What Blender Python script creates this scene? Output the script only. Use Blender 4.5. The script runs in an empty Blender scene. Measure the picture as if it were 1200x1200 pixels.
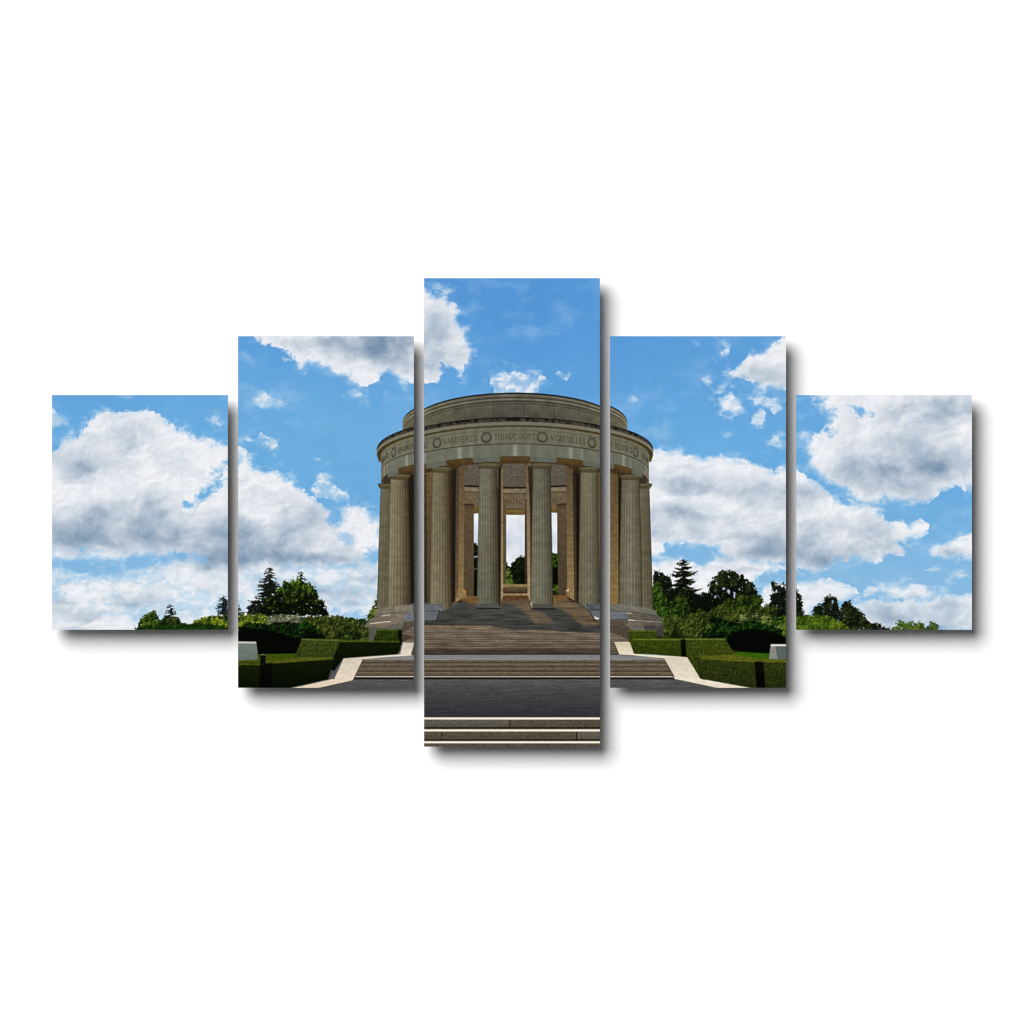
# Five stretched canvas panels hanging on a white wall.  Together they carry one printed
# landscape picture (a round colonnaded monument under a cloudy sky).  The print is computed
# here by a small procedural painter and stored as the ink colour of the canvas surface.
import math, random
import numpy as np

# ------------------------------------------------------------------ painter: basics
SS = 2                       # samples per picture unit
U0, V0, U1, V1 = 84, 325, 1117, 877
GW, GH = (U1 - U0) * SS, (V1 - V0) * SS
CAN = np.zeros((GH, GW, 3), np.float32)
IDM = np.zeros((GH, GW), np.int16)
REG = [("printed_sky", None, "blue sky printed on the canvas")]      # name, parent id, label

def new_id(name, parent=None, label=None):
    REG.append((name, parent, label))
    return len(REG) - 1

class Box:
    """a window of the picture with its coordinate grids"""
    def __init__(s, u0, v0, u1, v1):
        s.i0 = max(0, int((v0 - V0) * SS)); s.i1 = min(GH, int(math.ceil((v1 - V0) * SS)))
        s.j0 = max(0, int((u0 - U0) * SS)); s.j1 = min(GW, int(math.ceil((u1 - U0) * SS)))
        s.i1 = max(s.i1, s.i0 + 1); s.j1 = max(s.j1, s.j0 + 1)
        jj, ii = np.meshgrid(np.arange(s.j0, s.j1), np.arange(s.i0, s.i1))
        s.u = (U0 + (jj + .5) / SS).astype(np.float32)
        s.v = (V0 + (ii + .5) / SS).astype(np.float32)
        s.sl = (slice(s.i0, s.i1), slice(s.j0, s.j1))

def col(c, shape=None):
    return np.asarray(c, np.float32)

def paint(b, a, c, idn=None):
    a = np.clip(a, 0, 1).astype(np.float32)
    c = np.asarray(c, np.float32)
    if c.ndim == 1:
        c = c[None, None, :]
    CAN[b.sl] = CAN[b.sl] * (1 - a[..., None]) + c * a[..., None]
    if idn is not None:
        IDM[b.sl][a > .5] = idn

rs = np.random.RandomState(7)
_G = rs.rand(256, 256).astype(np.float32) * 2 * np.pi
_GX, _GY = np.cos(_G), np.sin(_G)

def perlin(x, y, seed=0):
    x = x + seed * 37.17; y = y + seed * 11.71
    xi = np.floor(x).astype(np.int32); yi = np.floor(y).astype(np.int32)
    fx = (x - xi).astype(np.float32); fy = (y - yi).astype(np.float32)
    wx = fx * fx * fx * (fx * (fx * 6 - 15) + 10); wy = fy * fy * fy * (fy * (fy * 6 - 15) + 10)
    def g(a, b2, dx, dy):
        ia = (xi + a) & 255; ib = (yi + b2) & 255
        return _GX[ib, ia] * dx + _GY[ib, ia] * dy
    n00 = g(0, 0, fx, fy); n10 = g(1, 0, fx - 1, fy)
    n01 = g(0, 1, fx, fy - 1); n11 = g(1, 1, fx - 1, fy - 1)
    return ((n00 * (1 - wx) + n10 * wx) * (1 - wy) + (n01 * (1 - wx) + n11 * wx) * wy) * 1.5

def fbm(u, v, sc, octv=4, seed=0, sx=1., gain=.5, billow=False):
    r = 0; a = 1.; t = 0
    for k in range(octv):
        s = sc / 2 ** k
        n = perlin(u / (s * sx), v / s, seed + k * 3.3)
        if billow:
            n = 1 - 2 * np.abs(n)
        r = r + a * n; t += a; a *= gain
    return r / t * (1 if billow else 1.5)

def sstep(x, a, b):
    t = np.clip((x - a) / (b - a), 0, 1)
    return t * t * (3 - 2 * t)

def polysd(b, pts):
    """signed distance to a polygon, positive inside"""
    u, v = b.u, b.v
    d = np.full(u.shape, 1e9, np.float32); ins = np.zeros(u.shape, bool)
    n = len(pts)
    for k in range(n):
        x0, y0 = pts[k]; x1, y1 = pts[(k + 1) % n]
        ex, ey = x1 - x0, y1 - y0
        L = ex * ex + ey * ey + 1e-9
        t = np.clip(((u - x0) * ex + (v - y0) * ey) / L, 0, 1)
        d = np.minimum(d, (u - x0 - t * ex) ** 2 + (v - y0 - t * ey) ** 2)
        if y0 != y1:
            c = ((y0 > v) != (y1 > v)) & (u < ex * (v - y0) / (y1 - y0) + x0)
            ins ^= c
    d = np.sqrt(d)
    return np.where(ins, d, -d)

def pbox(pts, m=3):
    xs = [p[0] for p in pts]; ys = [p[1] for p in pts]
    return Box(min(xs) - m, min(ys) - m, max(xs) + m, max(ys) + m)

def poly(pts, c, idn=None, soft=.5, a=1., tex=None):
    """flat polygon with antialiased edge; tex(u,v)->(h,w,1) multiplier"""
    b = pbox(pts)
    sd = polysd(b, pts)
    al = np.clip(sd / (2 * soft) + .5, 0, 1) * a
    cc = col(c)[None, None, :] * np.ones(b.u.shape + (1,), np.float32)
    if tex is not None:
        cc = cc * tex(b.u, b.v)[..., None]
    paint(b, al, cc, idn)

def line(pts, w, c, a=1., idn=None):
    for k in range(len(pts) - 1):
        (x0, y0), (x1, y1) = pts[k], pts[k + 1]
        b = Box(min(x0, x1) - w - 1, min(y0, y1) - w - 1, max(x0, x1) + w + 1, max(y0, y1) + w + 1)
        ex, ey = x1 - x0, y1 - y0; L = ex * ex + ey * ey + 1e-9
        t = np.clip(((b.u - x0) * ex + (b.v - y0) * ey) / L, 0, 1)
        d = np.sqrt((b.u - x0 - t * ex) ** 2 + (b.v - y0 - t * ey) ** 2)
        paint(b, np.clip((w / 2 - d) / .7 + .5, 0, 1) * a, c, idn)

def lerp(a, b, t):
    return np.asarray(a, np.float32) * (1 - t) + np.asarray(b, np.float32) * t

def P(px, *xy):
    """photo pixels of panel px (1..5) -> continuous picture coordinates"""
    o = {1: 24, 2: 12, 3: 0, 4: -12, 5: -24}[px]
    return [(x + o, y) for x, y in xy]

# ------------------------------------------------------------------ sky
full = Box(U0, V0, U1, V1)
hv = np.clip((full.v - 326) / 400, 0, 1)[..., None]
sky = lerp((87, 150, 213), (105, 170, 222), np.clip(hv * 2.0, 0, 1))
sky = lerp(sky, (138, 187, 223), sstep(hv, .55, 1.))
cx = np.exp(-((full.u - 640) / 130) ** 2 - ((full.v - 380) / 110) ** 2)[..., None]
sky = lerp(sky, (82, 148, 214), cx * .5)
lf = np.exp(-((full.u - 400) / 120) ** 2 - ((full.v - 520) / 80) ** 2)[..., None]
sky = lerp(sky, (110, 173, 221), lf * .8)
vign = fbm(full.u, full.v, 90, 3, 5)[..., None]
veil = np.clip(fbm(full.u, full.v * 1.7, 46, 5, 6, gain=.58) + .05, 0, 1) * np.clip(fbm(full.u, full.v, 120, 2, 8) + .45, 0, 1)
sky = lerp(sky, (196, 216, 236), veil[..., None] * .38)
CAN[:] = sky + vign * 3

# ------------------------------------------------------------------ clouds
WHITE = (236, 238, 242); GREY = (122, 147, 173)
DARKS = []                                          # (u, v, ru, rv, amount)
def dk(px, *bl):
    o = {1: 24, 2: 12, 3: 0, 4: -12, 5: -24}[px]
    for x, y, rx, ry, a in bl:
        DARKS.append((x + o, y, rx, ry, a))

dk(1, (92, 550, 26, 14, .42), (120, 535, 60, 35, .12), (160, 512, 25, 14, .16), (88, 622, 45, 17, .55), (150, 612, 42, 20, .62),
   (190, 626, 30, 14, .4), (120, 640, 60, 8, .35), (235, 640, 36, 20, .55), (262, 622, 20, 22, .3), (255, 655, 30, 8, .45), (180, 598, 20, 14, .2),
   (205, 560, 18, 16, .12), (168, 705, 22, 7, .5), (165, 697, 25, 8, .2), (100, 720, 26, 6, .55), (75, 705, 15, 5, .3), (235, 690, 30, 5, .2), (90, 735, 30, 4, .3))
dk(2, (300, 640, 40, 17, .55), (350, 654, 50, 8, .6), (340, 625, 34, 16, .35), (290, 585, 24, 12, .12), (345, 600, 28, 14, .2), (370, 612, 18, 12, .25),
   (392, 655, 30, 6, .4), (400, 640, 15, 8, .2), (380, 695, 50, 7, .45), (330, 683, 40, 5, .25), (425, 680, 18, 5, .25), (400, 708, 30, 4, .3),
   (455, 405, 48, 17, .62), (405, 402, 45, 12, .45), (352, 402, 20, 6, .25), (475, 425, 25, 12, .25), (380, 415, 20, 6, .2))
dk(3, (505, 395, 18, 28, .4), (522, 412, 16, 18, .2), (512, 370, 20, 16, .14), (500, 432, 14, 10, .2))
dk(4, (890, 440, 24, 10, .3), (912, 448, 12, 8, .3), (780, 565, 30, 9, .25), (815, 572, 40, 9, .32), (850, 560, 26, 8, .25), (880, 575, 30, 10, .3), (790, 600, 30, 8, .3), (840, 605, 46, 10, .35),
   (795, 625, 40, 8, .3), (900, 590, 30, 8, .25), (905, 630, 28, 10, .4), (885, 650, 40, 7, .5), (918, 645, 20, 12, .4), (860, 628, 20, 6, .2), (880, 668, 34, 4, .3), (800, 548, 30, 6, .15),
   (770, 620, 16, 10, .2))
dk(5, (1060, 548, 50, 24, .55), (1085, 560, 22, 20, .45), (1020, 562, 32, 16, .38), (1110, 540, 32, 16, .35), (1122, 480, 40, 14, .45), (1070, 485, 34, 14, .3), (1010, 500, 30, 14, .12),
   (1060, 520, 40, 14, .22), (985, 545, 26, 12, .18), (950, 575, 24, 8, .35), (985, 615, 46, 8, .32), (950, 640, 24, 14, .32), (970, 655, 26, 7, .55), (1010, 642, 40, 8, .45), (1015, 625, 40, 6, .25),
   (950, 660, 20, 6, .4), (1040, 638, 20, 6, .3), (970, 705, 24, 5, .2), (1060, 700, 30, 5, .28), (1030, 715, 26, 8, .35), (1060, 722, 40, 8, .4), (1115, 712, 24, 8, .3), (1090, 732, 50, 6, .35),
   (1110, 647, 20, 4, .4), (1120, 675, 10, 2.5, .3), (1030, 695, 20, 3, .2))

wu = fbm(full.u, full.v, 30, 4, 11) * 9; wv = fbm(full.u, full.v, 26, 4, 12) * 7
U_, V_ = full.u + wu, full.v + wv
D = np.zeros_like(full.u)
for (x, y, rx, ry, a) in DARKS:
    j0 = max(0, int((x - 3.2 * rx - 14 - U0) * SS)); j1 = min(GW, int((x + 3.2 * rx + 14 - U0) * SS))
    i0 = max(0, int((y - 3.2 * ry - 12 - V0) * SS)); i1 = min(GH, int((y + 3.2 * ry + 12 - V0) * SS))
    if j1 <= j0 or i1 <= i0:
        continue
    s = (slice(i0, i1), slice(j0, j1))
    D[s] += a * np.exp(-((U_[s] - x) / rx) ** 2 * .9 - ((V_[s] - y) / ry) ** 2 * .9)
D = 1 - np.exp(-D * 1.25)
def sh(a, di, dj):
    return np.roll(np.roll(a, di, 0), dj, 1)
def puff(u, v, sc, octv, seed, gain=.5):
    r = 0; a = 1.; t = 0
    for k in range(octv):
        q = sc / 2 ** k
        c_, s_ = math.cos(k * 1.1 + .4), math.sin(k * 1.1 + .4)
        r = r + a * np.sqrt(.012 + np.square(perlin((u * c_ + v * s_) / q, (v * c_ - u * s_) / q, seed + k * 5.1))); t += a; a *= gain
    return r / t
wu2 = fbm(full.u, full.v, 60, 3, 13) * 16; wv2 = fbm(full.u, full.v, 60, 3, 14) * 12
PU, PV = full.u + wu * .35 + wu2 * .5, (full.v + wv * .35 + wv2 * .5) * 1.3
NS = fbm(PU, PV, 42, 5, 21, gain=.5)
PF = puff(PU, PV, 22, 4, 23, .52)
PF2 = puff(full.u + wu * .4, full.v * 1.2 + wv * .4, 9, 3, 29, .55)
NF = fbm(full.u, full.v, 7, 4, 27, gain=.6)
EMB = (PF - sh(PF, -6, -5)) * 1.5 + (PF2 - sh(PF2, -3, -2)) * .22
SHD = np.clip(D * (1.12 + NS * .75) - (PF - .25) * .20 * (1 - D) + NS * .15 * (1 - D) + .01, 0, 1)
CC = lerp(WHITE, GREY, SHD[..., None])
CC = CC + np.clip(EMB, -1, 1)[..., None] * (15 - 11 * D[..., None]) + (NF * 2.5)[..., None]
CC = np.clip(CC, 0, 247)
CE = fbm(full.u + wu * .3, full.v + wv * .3, 20, 6, 31, gain=.6)      # edge noise
CEb = fbm(full.u, full.v, 16, 5, 35, gain=.58, billow=True) - .35
SOFTN = np.clip(.5 + fbm(full.u, full.v, 34, 3, 37) * 1.3, 0, 1)
CW = fbm(full.u, full.v, 12, 5, 41, sx=1.6, gain=.62)                    # wisps

def cloud(pts, amp=5., soft=3., off=0., op=1., wisp=0., name=True, bright=0.):
    b = pbox(pts, amp * 2 + 8)
    sd = polysd(b, pts)
    s = b.sl
    f = sd + off + amp * (CE[s] * 1.1 + CEb[s] * .8) + amp * .8 * NS[s]
    sv = soft * (.5 + 2.6 * SOFTN[s] ** 1.5)
    a = sstep(f, -sv, sv)
    a = a * (1 - np.clip(.62 - f / 12, 0, .62) * np.clip(.5 - CW[s] * 1.8, 0, 1))
    a = np.maximum(a, sstep(f + 6, -6, 6) * np.clip(CW[s] * 1.5 + .02, 0, .6) * SOFTN[s])
    if wisp:
        a = a * np.clip(1 - wisp + wisp * sstep(CW[s], -.35, .5) * 1.4, 0, 1)
    idn = new_id("printed_cloud") if name else None
    edge = np.clip(1 - f / 9, 0, 1)[..., None]
    c = lerp(CC[s], CC[s] * .4 + np.array([236, 238, 243]) * .6, edge * .5 * (1 - .6 * D[s][..., None])) + bright
    paint(b, a * op, np.clip(c, 0, 248), idn)

def hole(u, v, ru, rv, a=1., rot=0.):
    b = Box(u - 2.5 * ru - 8, v - 2.5 * rv - 8, u + 2.5 * ru + 8, v + 2.5 * rv + 8); s = b.sl
    du, dv = b.u - u, b.v - v
    c_, s_ = math.cos(rot), math.sin(rot)
    x = (du * c_ + dv * s_) / ru; y = (-du * s_ + dv * c_) / rv
    f = 1 - np.sqrt(x * x + y * y) + CE[s] * 1.5 + CW[s] * .8
    al = sstep(f, -.4, .9) * a
    paint(b, al, sky[s], 0)

# low bank along the horizon (drawn first)
cloud([(70, 664), (110, 668), (150, 676), (200, 668), (240, 660), (300, 658), (420, 660), (470, 655), (470, 745), (70, 745)], 5, 4, 0, .93, .3)
for (u_, v_, a_, b_, o_) in ((130, 660, 62, 6, .9), (96, 680, 20, 7, .5), (185, 722, 50, 7, .45), (85, 700, 12, 7, .5), (240, 712, 40, 4, .35), (430, 722, 26, 7, .7), (350, 715, 20, 5, .4), (200, 676, 70, 4, .35), (290, 713, 12, 9, .6)):
    hole(u_, v_, a_, b_, o_)
cloud(P(1, (74, 688), (84, 682), (98, 684), (104, 692), (112, 686), (122, 682), (131, 690), (128, 704), (90, 706), (80, 698)), 3, 2, 0, .95)
cloud(P(1, (140, 694), (150, 684), (166, 686), (178, 682), (190, 684), (206, 690), (208, 700), (190, 706), (150, 708)), 3, 2, 0, .95)
cloud(P(1, (55, 706), (72, 700), (92, 698), (104, 704), (120, 714), (110, 722), (80, 726), (55, 730)), 3, 2.5, 0, .9)
cloud(P(1, (55, 730), (85, 722), (120, 718), (150, 720), (158, 730), (160, 742), (55, 742)), 3, 2.5, 0, .9)
cloud(P(1, (190, 664), (215, 655), (250, 660), (275, 664), (275, 688), (230, 690), (200, 682)), 4, 3, 0, .8)
# the large left mass
A = P(1, (50, 530), (61, 528), (74, 518), (90, 509), (98, 495), (108, 485), (117, 481), (131, 485), (147, 485), (160, 481), (172, 481),
      (189, 491), (204, 496), (216, 506), (242, 516), (262, 520)) + \
    P(2, (279, 521), (289, 533), (296, 543), (304, 551), (315, 553), (326, 551), (337, 562), (350, 572), (362, 581), (374, 588), (385, 596),
      (391, 608), (397, 617), (410, 614), (437, 615), (448, 640), (438, 652), (424, 660), (400, 662), (330, 662), (285, 666)) + \
    P(1, (250, 664), (225, 652), (205, 646), (192, 646), (170, 644), (140, 648), (100, 644), (50, 650))
cloud(A, 5.5, 2.2)
cloud(P(1, (55, 646), (90, 642), (130, 642), (155, 650), (145, 657), (100, 655), (55, 652)), 3, 2.5, 0, .9)
cloud(P(1, (150, 640), (185, 634), (202, 642), (196, 650), (160, 652)), 3, 2.5, 0, .9)
cloud(P(2, (402, 594), (408, 590), (418, 593), (428, 594), (436, 602), (448, 612), (448, 640), (415, 640), (400, 625), (404, 610)), 4, 2)
hole(281, 562, 9, 11, 1.); hole(262, 580, 12, 6, .95, -.6); hole(247, 592, 9, 4, .9, -.3); hole(288, 548, 5, 7, .6); hole(404, 607, 6, 9, .9); hole(418, 632, 9, 5, .55, .5); hole(450, 652, 12, 9, .9); hole(447, 605, 5, 10, .5); hole(292, 543, 5, 8, .5)
# small ones on the left
cloud(P(1, (52, 480), (62, 480), (68, 485), (75, 491), (70, 498), (62, 504), (52, 506)), 4, 2.5, 0, .85, .3)
cloud(P(1, (55, 512), (64, 512), (70, 520), (58, 524)), 3, 3, 0, .4, .4)
cloud(P(1, (236, 488), (246, 484), (256, 487), (265, 492), (266, 500), (256, 502), (244, 496)), 4, 3, -1, .55, .75)
cloud(P(1, (140, 462), (158, 462), (156, 467), (142, 466)), 2, 3, 0, .4, .4)
cloud(P(2, (304, 459), (310, 458), (314, 465), (322, 468), (327, 467), (331, 473), (326, 479), (316, 477), (308, 478), (303, 473), (297, 468)), 3, 2.2, 0, .88, .3)
cloud(P(2, (282, 514), (290, 512), (300, 515), (303, 506), (306, 502), (312, 508), (320, 516), (325, 520), (318, 525), (308, 520), (294, 518)), 4, 2.4, 0, .62, .65)
cloud(P(2, (312, 518), (320, 515), (326, 519), (323, 524), (314, 523)), 2, 2, 0, .7, .3)
cloud(P(2, (408, 458), (414, 456), (421, 459), (424, 463), (416, 465), (409, 462)), 2, 2, 0, .7, .35)
cloud(P(2, (280, 414), (288, 413), (296, 420), (297, 426), (290, 420)), 2, 2.4, 0, .3, .4)
cloud(P(2, (368, 537), (374, 536), (377, 539), (370, 540)), 1.5, 2, 0, .4, .3)
cloud(P(2, (380, 543), (386, 541), (387, 545), (382, 546)), 1.5, 2, 0, .4, .3)
cloud(P(2, (428, 456), (432, 456), (434, 476), (430, 480), (427, 466)), 3, 3, -1, .25, .6)
cloud(P(2, (448, 456), (453, 456), (454, 468), (450, 470)), 3, 3, -1, .22, .6)
cloud(P(2, (364, 574), (372, 562), (376, 556), (384, 562), (392, 570), (402, 577), (412, 580), (410, 587), (400, 588), (386, 584), (370, 582)), 4, 2.4, 0, .85, .5)
# cloud at the top, over panels two and three
B = P(2, (292, 380), (299, 396), (309, 402), (318, 399), (325, 412), (334, 416), (346, 420), (351, 433), (360, 428), (370, 426), (385, 430), (394, 437), (404, 441), (413, 447), (422, 451), (431, 452),
      (441, 449), (449, 440), (454, 433), (462, 440), (470, 447), (486, 449)) + \
    P(3, (505, 449), (515, 447), (522, 437), (516, 433), (515, 423), (524, 428), (534, 429), (540, 440), (544, 434), (544, 428), (549, 424), (547, 400), (544, 388), (535, 378), (536, 364), (528, 352), (524, 343), (516, 344), (508, 345), (497, 341), (490, 338)) + [(470, 370), (440, 360), (304, 370)]
cloud(B, 4.5, 2.2)
cloud(P(2, (322, 418), (332, 417), (342, 422), (334, 424)), 3, 2.6, 0, .45, .4)
cloud(P(3, (503, 335), (514, 331), (526, 334), (528, 341), (516, 340)), 3, 3, -.5, .4, .6)
cloud(P(3, (576, 440), (584, 436), (590, 431), (594, 436), (602, 436), (612, 438), (626, 438), (634, 440), (640, 446), (636, 451), (628, 458), (622, 466), (582, 466), (580, 454), (575, 447)), 4, 2.2, 0, .92, .55)
cloud(P(3, (648, 438), (655, 434), (662, 438), (668, 434), (671, 438), (664, 445), (656, 442)), 2.5, 2.2, 0, .75, .5)
cloud(P(3, (556, 408), (560, 406), (561, 412), (557, 414)), 2, 2.5, -1, .3, .4)
# right side
cloud(P(4, (842, 400), (848, 397), (853, 402), (857, 404), (856, 414), (852, 418), (845, 419), (843, 413), (848, 407)), 2.5, 2, 0, .85, .3)
cloud(P(4, (810, 398), (818, 398), (820, 406), (814, 408)), 3, 3, -1, .25, .4)
cloud(P(4, (823, 444), (830, 441), (833, 448), (828, 452)), 2, 2.2, 0, .7, .4)
cloud(P(4, (830, 452), (838, 456), (848, 452), (852, 458), (845, 466), (836, 462)), 3.5, 2.5, -.5, .55, .6)
cloud(P(4, (846, 447), (853, 445), (856, 449), (849, 453)), 2, 2.5, 0, .35, .4)
cloud(P(4, (841, 466), (850, 462), (858, 460), (866, 466), (870, 474), (877, 484), (868, 487), (856, 486), (849, 482), (842, 472)), 3.5, 2.2, 0, .95, .25)
cloud(P(4, (862, 456), (870, 456), (872, 466), (866, 468)), 3, 3, -1, .35, .6)
cloud(P(4, (879, 466), (890, 463), (900, 464), (912, 468), (915, 478), (907, 486), (900, 478), (892, 472), (884, 474)), 3.5, 2.4, 0, .72, .55)
cloud(P(4, (884, 484), (892, 478), (898, 484), (896, 494), (886, 500), (880, 496)), 3, 2.2, 0, .8, .35)
cloud(P(4, (901, 520), (906, 510), (912, 508), (920, 518), (930, 524), (916, 527), (906, 524)), 3, 2.4, 0, .75, .4)
cloud(P(4, (847, 510), (853, 506), (857, 508), (852, 514)), 2, 2.4, 0, .35, .4)
cloud(P(4, (738, 465), (743, 464), (747, 469), (743, 471)), 1.5, 1.8, 0, .6, .3)
cloud(P(4, (765, 500), (772, 502), (782, 496), (778, 506), (768, 512)), 3, 3, -1, .22, .6)
cloud(P(4, (853, 438), (861, 430), (870, 424), (879, 416), (888, 413), (898, 408), (907, 402), (914, 394), (916, 380)) + P(5, (948, 380), (946, 462), (938, 458)) +
      P(4, (914, 456), (903, 457), (894, 461), (890, 452), (880, 446), (870, 442), (858, 444)), 4, 2.2)
# the upper right mass of panel five
cloud(P(5, (940, 440), (1160, 440), (1160, 572), (1138, 573), (1120, 571), (1103, 576), (1094, 586), (1076, 588), (1061, 588), (1045, 584), (1031, 583), (1018, 590), (1002, 590),
        (994, 578), (984, 572), (970, 566), (956, 556), (948, 544), (946, 532), (942, 520), (946, 512), (958, 504), (968, 494), (972, 486), (962, 478), (950, 474)), 4.5, 2.4)
hole(980, 480, 15, 6, .85, .2); hole(924, 474, 12, 15, 1.); hole(936, 500, 11, 14, 1., -.6); hole(955, 486, 9, 5, .5); hole(914, 530, 9, 14, 1.)
cloud(P(5, (936, 508), (943, 504), (946, 512), (941, 524), (935, 518)), 3, 2.5, 0, .55, .4)
cloud(P(5, (934, 488), (944, 486), (940, 494)), 3, 3, 0, .35, .4)
F = P(4, (752, 530), (763, 526), (773, 524), (784, 529), (797, 530), (811, 534), (823, 537), (832, 533), (842, 533), (861, 536), (881, 540), (891, 549), (901, 554), (909, 550), (916, 547)) + \
    P(5, (930, 549), (940, 554), (952, 562), (964, 571), (974, 578), (978, 587), (990, 590), (1001, 592), (1019, 593), (1028, 600), (1038, 608), (1052, 613), (1064, 616), (1070, 608), (1079, 607), (1090, 616), (1088, 625),
      (1076, 631), (1066, 634), (1056, 637), (1058, 650), (1046, 652), (1028, 658), (1005, 655), (981, 656), (970, 664), (955, 668), (934, 667)) + \
    P(4, (918, 661), (900, 658), (885, 658), (862, 656), (845, 653), (843, 645), (836, 640), (817, 638), (790, 637), (779, 639), (781, 648), (769, 655), (752, 655))
cloud(F, 4, 2.0)
hole(936, 557, 6, 5, .6)
cloud(P(4, (752, 658), (770, 656), (789, 655), (800, 658), (813, 659), (822, 663), (830, 658), (842, 655), (856, 655), (866, 653), (884, 656), (905, 659), (921, 661)) + P(5, (936, 662), (936, 668)) +
      P(4, (912, 669), (905, 671), (890, 675), (880, 690), (860, 700), (752, 700)), 3, 2)
cloud(P(5, (1088, 645), (1094, 640), (1105, 636), (1114, 637), (1124, 629), (1134, 626), (1150, 622), (1150, 652), (1120, 651), (1092, 652)), 3, 1.8)
cloud(P(5, (1112, 674), (1118, 670), (1126, 670), (1133, 674), (1126, 677), (1114, 677)), 1.6, 1.6, 0, .9)
cloud(P(5, (1084, 668), (1096, 665), (1102, 667), (1092, 670)), 1.5, 2, 0, .4)
cloud(P(4, (880, 735), (888, 700), (895, 688), (904, 683), (914, 681)) + P(5, (930, 682), (945, 684), (960, 680), (975, 679), (990, 684), (1004, 687), (1008, 696), (990, 702), (970, 706), (950, 716), (930, 735)), 3, 2, 0, .95)
cloud(P(5, (1010, 692), (1020, 687), (1030, 688), (1024, 697), (1013, 699)), 2.5, 2, 0, .85)
cloud(P(5, (1032, 690), (1044, 685), (1056, 685), (1066, 683), (1078, 685), (1088, 690), (1098, 694), (1090, 702), (1060, 704), (1040, 700)), 3, 2, 0, .92)
cloud(P(5, (1000, 708), (1020, 704), (1042, 703), (1060, 704), (1080, 702), (1100, 698), (1120, 695), (1150, 692), (1150, 745), (1000, 745)), 3.5, 2.5, 0, .93)
hole(1040, 736, 30, 3, .4); hole(1090, 738, 40, 3, .4); hole(1105, 694, 14, 3, .5)

# ------------------------------------------------------------------ foliage
LN1 = fbm(full.u, full.v, 3.2, 3, 51, gain=.7)
LN2 = fbm(full.u, full.v, 8, 3, 53, gain=.6)
LN3 = fbm(full.u, full.v, 5.5, 4, 57, gain=.65)
LN0 = fbm(full.u, full.v, 1.7, 2, 50, gain=.7)
LEM = sh(LN2, -2, -2) - LN2
LEF = sh(LN1, -1, -1) - LN1
def foliage(pts, dark, lit, name="printed_tree", amp=2.2, soft=.8, litamt=.5, gap=0., label=None, topv=None, bias=0., idn=None, horiz=1.):
    dark = tuple(x * 1.35 + 3 for x in dark)
    b = pbox(pts, 8); s = b.sl
    sd = polysd(b, pts)
    f = sd + amp * (LN1[s] * .8 + LN3[s] * 1.2 + LN0[s] * .5)
    a = sstep(f, -soft, soft)
    if gap:
        g = fbm(b.u, b.v, 4.5, 3, 61 + len(REG) * .7, gain=.6)
        a = a * (1 - sstep(g, .62 - gap, .78 - gap) * np.clip(1 - sd / 26, .25, 1))
    cl = fbm(b.u, b.v / horiz, 6, 4, 65 + len(REG) * .37, sx=1., gain=.6)
    if horiz > 1:
        cl = fbm(b.u / horiz, b.v, 3.0, 3, 65 + len(REG) * .37, gain=.6)
    em = LEM[s] * 2.2 + LEF[s] * 1.0
    t = litamt + bias + cl * .45 + em * .45 + LN0[s] * .24 + fbm(b.u, b.v, 15, 3, 67) * .42
    if topv is not None:
        t = t + (topv - b.v) / 40
    t = np.clip(t * .95 - .01, 0, 1)[..., None]
    t = t ** 1.25
    c = lerp(dark, lit, t) * (1 + LN0[s][..., None] * .22)
    if idn is None:
        idn = new_id(name, None, label)
    paint(b, a, np.clip(c, 0, 255), idn)
    return idn

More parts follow.
